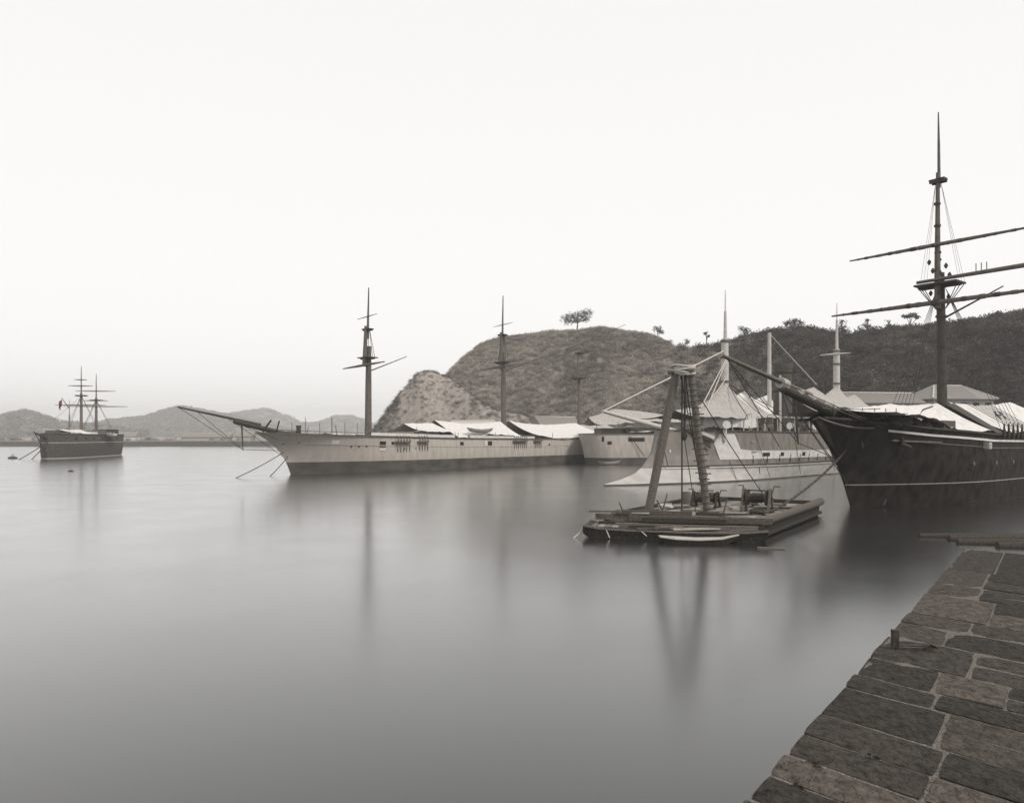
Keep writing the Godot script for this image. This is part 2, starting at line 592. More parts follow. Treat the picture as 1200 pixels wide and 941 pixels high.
func build_water() -> void:
	var st := mk()
	flat(st)
	var xs := [-1500.0, -600.0, -200.0, 0.0, 200.0, 400.0, 700.0]
	var zs := [60.0, -20.0, -60.0, -150.0, -400.0, -900.0, -1400.0]
	for i in xs.size() - 1:
		for j in zs.size() - 1:
			quad(st, Vector3(xs[i], 0, zs[j]), Vector3(xs[i + 1], 0, zs[j]), Vector3(xs[i + 1], 0, zs[j + 1]), Vector3(xs[i], 0, zs[j + 1]))
	tag(put("water", st, M.water), "", "", "", "structure")

# ---------------------------------------------------------------- far side of the bay
func build_far_shore() -> void:
	var T1 := {"sky": [[-260, 500], [-160, 486], [-60, 492], [0, 487], [30, 482], [52, 489], [72, 495], [110, 499], [170, 505]], "foot": [[0, 900]], "crest": [[0, 1150]], "back": 300.0, "low": 3.0, "bulge": 1.7, "grain": 0.7, "rough": 7.0}
	var T2 := {"sky": [[60, 506], [105, 498], [135, 492], [168, 489], [190, 482], [210, 477], [235, 481], [262, 486], [300, 496], [350, 506]], "foot": [[0, 1300]], "crest": [[0, 1650]], "back": 400.0, "low": 3.0, "bulge": 1.6, "grain": 0.5, "rough": 10.0}
	var T3 := {"sky": [[200, 500], [250, 487], [285, 483], [312, 480], [335, 488], [352, 496], [372, 496], [395, 488], [415, 489], [440, 499], [480, 500], [560, 498]], "foot": [[0, 1800]], "crest": [[0, 2250]], "back": 400.0, "low": 3.0, "bulge": 1.6, "grain": 0.35, "rough": 12.0}
	slope_mesh("hill", T1, M.soil, 80, 22)
	slope_mesh("hill", T2, M.soil, 80, 22)
	slope_mesh("hill", T3, M.soil, 80, 22)
	for e in [[T1, 2600, 6.0, 0.13, "dark scrub over the hill behind the far two-masted ship"], [T2, 2600, 8.5, 0.13, "pale scrub over the round hill across the bay"], [T3, 1500, 10.0, 0.13, "faint scrub over the most distant hills"]]:
		var spots := []
		var a: float = e[0].sky[0][0]
		var b: float = e[0].sky[-1][0]
		for i in e[1]:
			var p := slope_point(e[0], rng.randf_range(a, b), rng.randf_range(0.02, 1.08))
			var v: float = e[3] * rng.randf_range(0.7, 1.5)
			spots.append([p, e[2] * rng.randf_range(0.5, 1.3), rng.randf() * TAU, Color(v * 1.05, v, v * 0.92), rng.randf_range(0.45, 0.9)])
		scrub("far_scrub", e[4], "vegetation", spots, 300 + e[1] + int(e[2] * 10), 46, 0.34)
	# low reclaimed ground and its sea wall
	var st := mk()
	flat(st)
	var p := []
	for y in [-2.0, 3.1]:
		p.append_array([Vector3(-560, y, -392), Vector3(-40, y, -408), Vector3(60, y, -2300), Vector3(-2600, y, -2300)])
	hexa(st, p)
	tag(put("far_shore", st, M.land), "", "", "", "structure")
	var wall := thing("sea_wall", Vector3(0, 0, 0))
	tag(wall, "long low dark stone wall along the far shore of the bay", "wall")
	st = mk()
	for k in 26:
		var a := Vector3(-560, 0, -391).lerp(Vector3(-40, 0, -407), k / 26.0)
		var b := Vector3(-560, 0, -391).lerp(Vector3(-40, 0, -407), (k + 1) / 26.0)
		beam(st, a + Vector3(0, 0.4, 0), b + Vector3(0, 0.4, 0), 1.6, 3.4 + 0.25 * sin(k * 2.3))
	put("footing", st, surface(66, 0.06, 0.14, 0.06, 0.1, 0.9, 0.02), wall)
	st = mk()
	beam(st, Vector3(-560, 2.55, -391), Vector3(-40, 2.55, -407), 1.9, 0.35)
	put("coping", st, M.land, wall)
	var sheds := [
		[-222, 18, 3.4, 0.55, "small white shed on the far shore just right of the two-masted ship", M.white],
		[-172, 26, 3.0, 0.35, "long low pale shed on the far shore below the round hill", M.wall],
		[-148, 14, 3.4, 0.3, "short grey shed on the far shore at the foot of the round hill", M.wall],
		[-139, 9, 5.0, 0.25, "steep roofed hut on the far shore behind the pale ship's bowsprit", M.wall],
		[-112, 20, 3.2, 0.2, "low shed on the far shore beside the pale ship's stem", M.wall]]
	for s in sheds:
		gable_house("far_shed", s[4], Vector3(s[0], 3.1, -420 - 10 * s[3]), s[1], 7.0, s[2] - 1.2, s[2] + 1.0, 0.1, M.roof, s[5], 0.0, 0, "shed", "sheds on the far shore")

# ---------------------------------------------------------------- the near headland
func build_headland() -> void:
	# level ground along the shore behind the ships
	var st := mk()
	flat(st)
	var ring := [[-48, 214], [-20, 196], [20, 178], [56, 158], [78, 128], [108, 104], [330, 104], [420, 330], [-30, 330]]
	var top := []
	for q in ring: top.append(Vector3(q[0], 2.4, -q[1]))
	for i in range(1, top.size() - 1): tri(st, top[0], top[i], top[i + 1])
	for i in top.size():
		var a: Vector3 = top[i]
		var b: Vector3 = top[(i + 1) % top.size()]
		quad(st, Vector3(a.x, -3, a.z), Vector3(b.x, -3, b.z), b, a)
	tag(put("shore", st, M.land), "", "", "", "structure")
	# main wooded hill
	var T := {"sky": [[470, 500], [500, 470], [525, 441], [545, 422], [565, 406], [590, 398], [625, 393], [665, 390], [700, 387], [740, 390], [768, 398], [790, 409], [830, 409], [855, 406], [880, 400], [905, 396], [930, 391], [960, 394], [990, 399], [1025, 397], [1060, 393], [1100, 389], [1140, 383], [1180, 379], [1240, 372], [1330, 380], [1450, 395], [1620, 402], [1850, 420]],
		"foot": [[470, 232], [600, 222], [720, 205], [900, 178], [1050, 158], [1200, 146], [1450, 140], [1850, 138]],
		"crest": [[470, 262], [600, 275], [720, 262], [900, 228], [1050, 205], [1200, 190], [1450, 185], [1850, 190]], "back": 70.0, "low": 2.4, "bulge": 1.75, "grain": 2.0, "rough": 7.0}
	slope_mesh("hillside", T, M.soil, 280, 40)
	# the cut promontory in front of its left end
	var P := {"sky": [[437, 505], [446, 492], [458, 475], [472, 457], [488, 439], [498, 435], [510, 436], [522, 441], [540, 453], [560, 468], [582, 481], [612, 485], [630, 494], [644, 503]],
		"foot": [[437, 222], [470, 214], [640, 205]], "crest": [[437, 226], [470, 232], [520, 236], [560, 222], [640, 212]], "back": 26.0, "low": 1.0, "bulge": 1.35, "grain": 4.0, "rough": 1.6}
	slope_mesh("cut_cliff", P, M.cut, 150, 40)
	# scrub and woods
	var spots := []
	var dark := []
	for i in 34000:
		var px := rng.randf_range(478, 1800)
		var v := rng.randf_range(0.0, 1.10)
		var p := slope_point(T, px, v)
		var w := smoothstep(760.0, 1120.0, px + 60.0 * bumpy.get_noise_2d(p.x * 1.2, p.y * 2.0))
		var patch := bumpy.get_noise_3d(p.x * 2.0, p.y * 2.5, 7.0)
		if rng.randf() > w:
			var val := 0.23 * rng.randf_range(0.6, 1.4) * (1.0 + 0.7 * patch)
			spots.append([p + Vector3(0, 0.2, 0), rng.randf_range(0.7, 1.7), rng.randf() * TAU, Color(val * 1.12, val, val * 0.87), rng.randf_range(0.5, 1.0)])
		elif rng.randf() < 0.8:
			var val := 0.042 * rng.randf_range(0.35, 1.9) * (1.0 + 0.8 * patch)
			dark.append([p + Vector3(0, rng.randf_range(0.0, 1.6), 0), rng.randf_range(0.9, 2.3), rng.randf() * TAU, Color(val * 1.18, val, val * 0.84), rng.randf_range(0.6, 1.15)])
	scrub("hillside_scrub", "dry grey scrub covering the left half of the headland", "scrub", spots, 401, 130, 0.15)
	scrub("hillside_wood", "dense dark wood covering the right half of the headland", "wood", dark, 402, 120, 0.17)
	var rim := []
	for i in 2600:                                     # growth along the cliff's rim, its seaward foot and in its gullies
		var px := rng.randf_range(438, 640)
		var v := rng.randf_range(0.0, 1.2)
		var p := slope_point(P, px, v)
		var n := bumpy.get_noise_3d(p.x * 3.5, p.y * 3.5, 90.0)
		var keep := v > 0.93 or px < 452.0 + v * 22.0 or (n > 0.25 and px > 530.0) or rng.randf() < 0.22
		if not keep: continue
		var val := 0.13 * rng.randf_range(0.5, 1.5)
		rim.append([p + Vector3(0, 0.1, 0), rng.randf_range(0.4, 1.2), rng.randf() * TAU, Color(val * 1.06, val, val * 0.9), rng.randf_range(0.5, 0.9)])
	scrub("cliff_scrub", "dark growth along the rim of the pale cut cliff", "scrub", rim, 403, 110, 0.16)
	# trees that stand clear against the sky
	var S := func(px: float, v := 0.97) -> Vector3: return slope_point(T, px, v)
	tree(S.call(676), 8.2, [[-3.6, 4.7, 0.4, 2.5, 0.7], [-1.3, 5.6, -0.6, 2.6, 0.7], [1.4, 6.0, 0.5, 2.4, 0.75], [3.6, 6.6, 0.3, 2.5, 0.8], [-2.9, 3.4, 1.0, 1.9, 0.7], [2.9, 4.6, -0.8, 1.8, 0.7], [0.0, 3.9, 1.2, 1.7, 0.6]], 0.10, "wide spreading tree alone on the bare left crest of the hill", 21)
	tree(S.call(770), 4.2, [[0, 3.2, 0, 1.7, 0.8], [1.3, 2.2, 0.5, 1.3, 0.8]], 0.06, "bushy tree where the crest dips, right of the spreading tree", 22)
	tree(S.call(805), 3.4, [[0, 2.6, 0, 1.3, 0.9]], 0.06, "small round tree in the dip of the skyline", 23)
	tree(S.call(828), 5.6, [[-0.2, 4.8, 0, 0.95, 0.9], [0.5, 3.9, 0.2, 0.7, 0.6]], 0.07, "slender small-crowned tree left of the ironclad's pale foremast", 24)
	tree(S.call(872), 5.2, [[-0.5, 3.8, 0, 1.6, 0.75], [0.9, 3.2, 0.3, 1.3, 0.7]], 0.05, "round tree on the skyline right of the pale foremast", 25)
	tree(S.call(930), 4.0, [[-1.6, 2.6, 0, 1.6, 0.65], [0.4, 3.0, 0.2, 1.9, 0.6], [2.3, 2.5, 0, 1.5, 0.65]], 0.045, "low broad tree on the skyline right of the funnel", 26)
	tree(S.call(988), 6.2, [[0, 4.9, 0, 1.3, 0.95], [-0.4, 3.2, 0.2, 1.6, 0.8], [0.7, 2.4, 0, 1.6, 0.7]], 0.04, "pointed conifer behind the ironclad's rear mast", 27)
	tree(S.call(1018), 6.0, [[0, 4.8, 0, 1.0, 0.9], [-0.7, 3.4, 0.1, 1.4, 0.6], [0.8, 2.6, 0.2, 1.6, 0.6]], 0.04, "tiered conifer under the left arm of the lowest yard", 28)
	tree(S.call(1041), 4.9, [[0, 3.9, 0, 0.8, 0.8], [0.3, 2.4, 0.1, 1.3, 0.7]], 0.04, "thin conifer between the tiered conifer and the umbrella pine", 29)
	tree(S.call(1067), 6.2, [[-1.1, 5.0, 0.2, 1.5, 0.45], [0.7, 5.3, 0, 1.6, 0.45], [1.9, 4.6, 0.3, 1.2, 0.45]], 0.035, "flat-topped pine on a bare stem left of the nearest mast", 30)
	tree(S.call(1172), 3.6, [[0, 2.4, 0, 1.5, 0.8], [1.8, 2.1, 0.2, 1.3, 0.8]], 0.035, "rounded bush on the skyline at the right edge", 31)
	# buildings on the level ground, seen over the ships
	gable_house("tiled_house", "house with a hipped roof and pale ridges behind the dark ship's awning", Vector3(75.5, 2.4, -130), 11.0, 8.0, 9.0, 11.4, 0.12, M.roof, M.wall, 3.4, 5)
	gable_house("long_shed", "long low shed roof joining the hipped house on its left", Vector3(62.5, 2.4, -129), 12.5, 7.0, 8.3, 10.1, 0.12, M.roof, M.wall, 0.0, 6)
	gable_house("shore_shed", "grey gabled shed behind the pale ship's after awning", Vector3(11.0, 2.4, -190), 11.0, 7.0, 4.6, 7.6, 0.5, M.roof, M.wall, 0.0, 5)
	gable_house("shore_shed", "low pale shed behind the pale ship's forward awning", Vector3(-10.5, 2.4, -203), 11.0, 6.0, 4.6, 7.0, 0.05, M.roof_pale, M.wall, 0.0, 4)

# ---------------------------------------------------------------- the quay
func build_quay() -> void:
	var q := Node3D.new()
	q.name = numbered("quay")
	add_child(q, true)
	tag(q, "", "", "", "structure")
	rng.seed = 1880
	var top := 3.0
	var e := Vector3(0.592, 0, -0.806)               # along the edge, away from the camera
	var c := Vector3(0.638, 0, 0.770)                # along the courses, inland
	var origin := Vector3(1.26, top, -4.1)
	var bounds := []
	for y in [643, 667, 683, 695, 718, 729, 745, 770, 790, 805, 837, 861, 884, 908, 936, 970, 1012]:
		bounds.append((1760.0 / (y - 512.0) - 4.1) / 0.806)
	while bounds[-1] > -5.0: bounds.append(bounds[-1] - rng.randf_range(0.26, 0.45))
	# core and wall under the paving
	var st := mk()
	var far: float = bounds[0]
	var near: float = bounds[-1]
	var corners := [origin + e * near, origin + e * near + c * 6.0, origin + e * far + c * 6.0, origin + e * far]
	var p := []
	for k in corners: p.append(k + Vector3(0, -5.0, 0))
	for k in corners: p.append(k + Vector3(0, -0.10, 0))
	hexa(st, p)
	put("wall", st, M.quay, q)
	# lime mortar bedding between the stones, worn to an uneven surface
	st = mk()
	soft(st)
	var nu := 300
	var nv := 110
	var bed := func(i: int, j: int) -> Vector3:
		var s := lerpf(near + 3.4, far, i / float(nu))
		var k := lerpf(0.02, 4.2, j / float(nv))
		var w := origin + e * s + c * k
		var h := 0.0 + 0.006 * bumpy.get_noise_2d(w.x * 140.0, w.z * 140.0) + 0.003 * bumpy.get_noise_2d(w.x * 24.0, w.z * 24.0)
		return w + Vector3(0, h, 0)
	for i in nu:
		for j in nv:
			quad(st, bed.call(i, j), bed.call(i, j + 1), bed.call(i + 1, j + 1), bed.call(i + 1, j))
	put("mortar_bed", st, M.mortar, q)
	# the paving, one stone at a time
	for r in bounds.size() - 1:
		var a: float = bounds[r]
		var b: float = bounds[r + 1]
		var wide := a - b
		var k := 0.0
		var reach := 4.2
		while k < reach:
			var long := rng.randf_range(0.42, 0.85) * (1.15 if k == 0.0 else 1.0)
			if wide > 0.5: long = rng.randf_range(0.5, 0.8)
			if k == 0.0 and r == 0: long = 0.62
			var g := rng.randf_range(0.007, 0.015)
			var cut := 1
			if wide > 0.34 and k > 0.0 and rng.randf() < 0.4: cut = 2     # two narrow stones in place of a wide one
			for h in cut:
				var s0 := lerpf(b, a, h / float(cut)) + g * 1.3
				var s1 := lerpf(b, a, (h + 1) / float(cut)) - g * 1.3
				paving_stone(q, origin, e, c, s0, s1, k + (g if k > 0.0 else 0.0), k + long - g)
			k += long

func paving_stone(q: Node3D, o: Vector3, e: Vector3, c: Vector3, s0: float, s1: float, k0: float, k1: float) -> void:
	var n := 5
	var sink := rng.randf_range(-0.003, 0.006)
	var tip := Vector2(rng.randf_range(-0.007, 0.007), rng.randf_range(-0.007, 0.007))
	var jit := []
	for i in 4: jit.append(Vector2(rng.randf_range(-0.006, 0.006), rng.randf_range(-0.008, 0.008)))
	if k0 == 0.0:
		jit[0].y = rng.randf_range(-0.012, 0.012); jit[1].y = rng.randf_range(-0.012, 0.012)
	var P := func(i: int, j: int) -> Vector3:
		var u := i / float(n)
		var v := j / float(n)
		var jj: Vector2 = jit[0].lerp(jit[1], u).lerp(jit[2].lerp(jit[3], u), v)
		var s := lerpf(s0, s1, u) + jj.x
		var k := lerpf(k0, k1, v) + jj.y
		var w := o + e * s + c * k
		var edge := i == 0 or j == 0 or i == n or j == n
		var corner := (i == 0 or i == n) and (j == 0 or j == n)
		var h := sink + tip.x * (u - 0.5) + tip.y * (v - 0.5) + 0.010 * bumpy.get_noise_2d(w.x * 60.0, w.z * 60.0) + 0.013
		if edge:
			w += (o + e * (s0 + s1) * 0.5 + c * (k0 + k1) * 0.5 - w).normalized() * (0.010 * absf(bumpy.get_noise_2d(w.x * 220.0, w.z * 220.0)) + (0.010 if corner else 0.0))
			h -= 0.009
		return Vector3(w.x, o.y + h, w.z)
	var st := mk()
	soft(st)
	for i in n:
		for j in n:
			quad(st, P.call(i, j), P.call(i, j + 1), P.call(i + 1, j + 1), P.call(i + 1, j))
	flat(st)
	var rim := []
	for j in n: rim.append(P.call(0, j))
	for i in n: rim.append(P.call(i, n))
	for j in n: rim.append(P.call(n, n - j))
	for i in n: rim.append(P.call(n - i, 0))
	for i in rim.size():
		var a: Vector3 = rim[i]
		var b: Vector3 = rim[(i + 1) % rim.size()]
		quad(st, a - Vector3(0, 0.085, 0), b - Vector3(0, 0.085, 0), b, a)
	put("paving_stone", st, M.stone[rng.randi() % M.stone.size()], q)

# ---------------------------------------------------------------- the pale frigate in the middle
func build_frigate() -> void:
	var t := thing("frigate", Vector3(-29.5, 0, -100), atan2(0.773, 0.634))
	tag(t, "long pale hulled sailing ship with dark waterline band, three bare masts and white awnings", "ship")
	var H := {"sheer": [[0, 5.5], [0.12, 5.15], [0.35, 4.75], [0.6, 4.6], [0.85, 4.75], [1, 5.2]], "stem": [[-2, 1.4], [0, 0], [0.9, -0.35], [1.8, -0.8], [3, -1.7], [4.2, -3.0], [5.6, -5.2]], "stern": [[-2, 72], [0, 75], [2, 76], [3.4, 78.5], [5.4, 79.5]],
		"half": 5.6, "entry": 0.24, "run": 0.25, "fine": 1.25, "full": 0.85, "stern_low": 0.08, "stern_high": 0.62, "tumble": 0.05}
	var band := func(_s): return 1.62
	var hull := put("hull", hull_band(H, band, func(s): return lin(H.sheer, s), 9), M.hull_pale, t)
	put("boot_top", hull_band(H, func(_s): return -1.6, band, 4), M.hull_boot, hull)
	put("wale", hull_band(H, func(s): return lin(H.sheer, s) - 1.34, func(s): return lin(H.sheer, s) - 1.22, 1, 0.05, 0.0, 1.0, false), M.hull_pale, hull)
	put("deck", deck_sheet(H, 1.1), M.deck, t)
	put("rail", rail_bar(H, 0.05, 0.34, 0.14), M.mast_brown, t)
	for side in [1.0, -1.0]:
		put("hammock_netting", rail_bar(H, 0.33, 0.5, 0.42, 0.17, 0.36, 48, [side]), M.canvas, t)
		put("hammock_netting", rail_bar(H, 0.30, 0.45, 0.36, 0.40, 0.60, 48, [side]), M.canvas, t)
	# ports and fittings on the near side
	for x in [6.9, 8.0, 9.1]: port_hole(H, x, 3.75, 0.16, hull, M.dark)
	for g in [[11.6, 3.95, 1.0, 0.85], [13.3, 4.1, 0.5, 0.4], [27.5, 3.95, 0.8, 0.55], [34.2, 3.95, 1.0, 0.7], [50.5, 3.6, 0.4, 0.35], [63.5, 3.9, 1.2, 1.1]]:
		put("gun_port", hull_patch(H, g[0] - g[2] / 2, g[0] + g[2] / 2, g[1] - g[3] / 2, g[1] + g[3] / 2, 0.03, 2), M.dark, hull)
	for g in [[4.6, 4.25, 1.0, 0.5], [11.6, 3.2, 1.0, 0.35], [33.2, 3.95, 0.5, 0.8]]:
		put("port_lid", hull_patch(H, g[0] - g[2] / 2, g[0] + g[2] / 2, g[1] - g[3] / 2, g[1] + g[3] / 2, 0.07, 2), M.white, hull)
	for x in [15.4, 17.6, 20.0, 37.2, 38.2, 46.5, 56.0]: port_hole(H, x, 3.3, 0.11, hull, M.dark)
	# chain plates below each mast's shrouds
	for ch in [[13.6, 5], [17.8, 4], [40.0, 7], [45.8, 4], [66.0, 3]]:
		var st := mk()
		var a := on_hull(H, ch[0], 4.25, 1.0, 0.25)
		var b := on_hull(H, ch[0] + ch[1] * 0.55, 4.25, 1.0, 0.25)
		beam(st, a, b, 0.5, 0.1)
		for k in ch[1]:
			var f := on_hull(H, ch[0] + 0.3 + k * 0.55, 4.3, 1.0, 0.4)
			line(st, f, f + Vector3(0.3, -1.5, -0.4), 0.05)
			line(st, f, f + Vector3(-0.1, 0.9, -0.1), 0.05)
			disc(st, f + Vector3(0, 0.12, 0), Vector3(0, 0, 1), 0.16, 0.1, 8)
		put("channel", st, M.mast_brown, t)
	# head: bowsprit, jib-boom, dolphin striker
	var st2 := mk()
	spar(st2, Vector3(2.5, 4.7, 0), Vector3(-8.2, 6.9, 0), 0.36, 0.28, 10)
	var bow := put("bowsprit", st2, M.mast_dark, t)
	st2 = mk()
	spar(st2, Vector3(-4.5, 6.55, 0), Vector3(-15.4, 8.5, 0), 0.19, 0.09, 8)
	put("jib_boom", st2, M.mast_dark, bow)
	st2 = mk()
	spar(st2, Vector3(-7.2, 7.2, 0), Vector3(-7.0, 3.3, 0), 0.11, 0.06, 6)
	put("dolphin_striker", st2, M.mast_dark, bow)
	st2 = mk()
	beam(st2, Vector3(-3.4, 5.7, -1.2), Vector3(-4.4, 7.1, 2.2), 0.16, 0.16)
	put("cat_head", st2, M.mast_dark, bow)
	st2 = mk()
	beam(st2, Vector3(-2.6, 5.6, 0.6), Vector3(-3.6, 7.0, 2.8), 0.14, 0.14)
	put("cat_head", st2, M.mast_dark, bow)
	ropes(t, "head_stay", [[Vector3(-15.2, 8.4, 0), Vector3(-7.0, 3.4, 0)], [Vector3(-13.0, 8.0, 0), Vector3(-7.0, 3.4, 0)], [Vector3(-7.0, 3.4, 0), Vector3(-2.0, 3.2, 0.3)], [Vector3(-8.2, 6.8, 0), Vector3(-1.2, 2.4, 0)], [Vector3(-9, 7.1, 0), Vector3(-2.6, 4.6, 1.2)]], 0.035, M.rope)
	ropes(t, "mooring_chain", [[Vector3(-1.6, 3.0, 0.8), Vector3(-9.5, 0.0, 2.6), 0.15], [Vector3(-1.0, 2.4, 0.8), Vector3(-4.4, 0.0, 2.0), 0.1]], 0.055, M.rope)
	# rails, stanchions and clutter on the forecastle
	for x in [-1.0, 0.6, 2.4, 4.0, 5.8, 7.6]:
		st2 = mk()
		var f := on_hull(H, x, 5.0, 1.0, -0.2)
		line(st2, f, f + Vector3(0, 2.6 if x == 4.0 or x == 0.6 else 1.9, 0), 0.055 if x == 4.0 else 0.035)
		put("stanchion", st2, M.mast_dark, t)
	ropes(t, "guard_rope", [[on_hull(H, -2.4, 5.4, 1.0, -0.2) + Vector3(0, 0.5, 0), on_hull(H, 8.6, 5.0, 1.0, -0.2) + Vector3(0, 0.55, 0), 0.04]], 0.035, M.rope)
	st2 = mk()
	tube(st2, [Vector3(0.2, 4.2, 1.5), Vector3(0.2, 5.9, 1.5), Vector3(0.2, 6.5, 1.5)], [0.34, 0.3, 0.36], 10)
	put("ventilator", st2, M.mast_dark, t)
	st2 = mk()
	line(st2, on_hull(H, 8.4, 5.0, 1.0, -0.3), on_hull(H, 10.6, 5.0, 1.0, 0.4) + Vector3(0.4, 2.0, 0.6), 0.07)
	put("davit", st2, M.mast_brown, t)
	for k in 16:
		st2 = mk()
		var f := on_hull(H, -1.5 + k * 1.45 + rng.randf_range(-0.3, 0.3), 4.9, 1.0, -0.9 - rng.randf() * 1.2) + Vector3(0, -0.9, 0)
		var h := rng.randf_range(1.0, 1.75)
		if k % 3 == 0:
			tube(st2, [f, f + Vector3(0, h * 0.5, 0), f + Vector3(0, h, 0)], [0.3, 0.38, 0.3], 10)
			put("cask", st2, M.timber[1], t)
		elif k % 3 == 1:
			box(st2, f + Vector3(0, h * 0.5, 0), Vector3(rng.randf_range(0.6, 1.4), h, 0.8), Basis(Vector3.UP, rng.randf_range(-0.4, 0.4)))
			put("crate", st2, M.timber[k % 2], t)
		else:
			spar(st2, f, f + Vector3(rng.randf_range(-0.8, 0.8), h + 1.2, 0.3), 0.06, 0.04, 6)
			put("handspike", st2, M.mast_brown, t)
	# masts
	frigate_mast(t, 13.2, 0.1, [3.6, 17.9, 21.2, 26.9], 0.62, 15.4, 3.6, 0.30, true)
	frigate_mast(t, 44.2, -0.2, [3.6, 19.6, 23.6, 30.2], 0.62, 17.4, 4.3, 0.14, true)
	frigate_mast(t, 68.0, 0.1, [3.8, 18.2, 22.2, 22.3], 0.42, 0.0, 0.0, 0.0, false)
	ropes(t, "stay", [[Vector3(44.2, 17.0, 0.2), Vector3(72.0, 27.5, 8.5), 0.5, 0.05]], 0.02, M.rope)
	# awnings
	awning(t, [[20.2, 7.1], [26.4, 7.2]], [[20.2, 5.9], [26.4, 5.85]], 4.6, 1.0, M.canvas, 3, 0.05)
	awning(t, [[26.8, 7.7], [33.0, 7.25], [38.0, 7.3], [43.2, 7.8]], [[26.8, 4.95], [30.0, 5.0], [35.0, 5.5], [40.0, 5.35], [43.2, 5.0]], 5.5, 1.0, M.canvas, 5, 0.12)
	awning(t, [[45.6, 7.9], [50, 7.5], [57.0, 7.3], [67.0, 7.8]], [[45.6, 5.6], [51, 4.95], [56, 4.6], [61, 5.2], [67.0, 6.0]], 5.6, 1.0, M.canvas, 7, 0.10)
	awning(t, [[68.4, 7.4], [73.5, 8.4], [78.6, 7.6]], [[68.4, 5.6], [73.5, 5.8], [78.6, 6.1]], 4.4, 1.0, M.canvas_old, 9, 0.1)
	for x in [20.3, 26.3, 27.0, 36.0, 43.0, 45.8, 52.0, 60.0, 66.8]:
		st2 = mk()
		line(st2, on_hull(H, x, 4.5, 1.0, -0.3) - Vector3(0, 0.6, 0), on_hull(H, x, 4.5, 1.0, -0.3) + Vector3(0, 1.2, 0), 0.05)
		put("awning_post", st2, M.mast_brown, t)
	# deckhouses under and between the awnings
	for d in [[23.2, 5.4, 2.2, 4.0], [39.5, 6.2, 1.7, 4.2], [53.0, 5.0, 1.8, 4.6], [63.0, 4.6, 1.7, 4.2]]:
		st2 = mk()
		box(st2, Vector3(d[0], 3.6 + d[2] * 0.5, 0), Vector3(d[1], d[2], d[3]))
		put("deckhouse", st2, M.wall, t)
	# boat carried before the forward awning
	var b := ship_boat("ship_boat", "slim pale boat hoisted along the pale ship's forward awning", 6.6, 0.7, M.canvas_old)
	b.transform = t.transform * Transform3D(Basis.IDENTITY, Vector3(32.2, 5.6, 5.1))
	var c := ship_boat("ship_boat", "small pale boat lying at the pale ship's stern ladder", 4.6, 0.7, M.white)
	c.transform = t.transform * Transform3D(Basis.IDENTITY, Vector3(65.0, -0.1, 6.6))
	st2 = mk()
	beam(st2, on_hull(H, 60.2, 4.6, 1.0, 0.5), on_hull(H, 64.2, 0.7, 1.0, 0.6), 0.7, 0.14)
	line(st2, on_hull(H, 60.2, 5.4, 1.0, 0.9), on_hull(H, 64.2, 1.6, 1.0, 0.9), 0.04)
	put("gangway", st2, M.mast_brown, t)

func frigate_mast(t: Node3D, x: float, lean: float, y: Array, r: float, yard_y: float, yard_half: float, yard_turn: float, full: bool) -> void:
	var st := mk()
	tube(st, [Vector3(x, y[0], 0), Vector3(x + lean * 0.1, y[0] + 3.0, 0), Vector3(x + lean * 0.4, lerpf(y[0], y[1], 0.6), 0), Vector3(x + lean, y[1] + 0.4, 0)], [r, r * 0.82, r * 0.74, r * 0.6], 12)
	var m := put("mast", st, M.mast_brown, t)
	st = mk()
	tube(st, [Vector3(x - r - 0.1, y[1] - 2.6, 0), Vector3(x - r * 0.8 + lean, y[2], 0)], [r * 0.55, r * 0.42], 10)
	put("topmast", st, M.mast_brown, m)
	fighting_top(m, x + lean - 0.2, y[1] - 1.3, 0.9, 1.3, M.mast_dark)
	if not full:
		fighting_top(m, x + lean - 0.3, y[2] - 0.2, 0.45, 0.7, M.mast_dark, "crosstrees")
		return
	st = mk()
	tube(st, [Vector3(x + lean - 0.2, y[2] - 1.8, 0), Vector3(x + lean, y[3], 0)], [r * 0.34, r * 0.13], 8)
	put("topgallant_mast", st, M.mast_brown, m)
	fighting_top(m, x + lean - 0.2, y[2] - 0.4, 0.5, 0.8, M.mast_dark, "crosstrees")
	st = mk()                                            # bundled rigging, served and tarred, about the doubling
	for k in 5:
		var a := TAU * k / 5.0
		line(st, Vector3(x + lean + cos(a) * 0.75, y[1] - 1.2, sin(a) * 1.1), Vector3(x + lean + cos(a) * 0.12, y[2] - 0.4, sin(a) * 0.15), 0.04)
	put("topmast_rigging", st, M.rope, m)
	st = mk()
	var d := Vector3(sin(yard_turn), 0.0, cos(yard_turn))
	var c := Vector3(x - r - 0.25, yard_y, 0)
	yard_shape(st, c - d * yard_half + Vector3(0, -0.35, 0), c + d * yard_half + Vector3(0, 0.45, 0), 0.19)
	put("yard", st, M.mast_brown, m)
	st = mk()
	spar(st, Vector3(x + r, yard_y - 0.6, 0), Vector3(x + 3.6, yard_y + 1.4, 4.4), 0.1, 0.05, 6)
	put("boom", st, M.mast_brown, m)
	st = mk()
	yard_shape(st, Vector3(x - 0.3, y[2] + 1.2, -2.2), Vector3(x - 0.3, y[2] + 1.6, 2.4), 0.08)
	put("signal_yard", st, M.mast_brown, m)

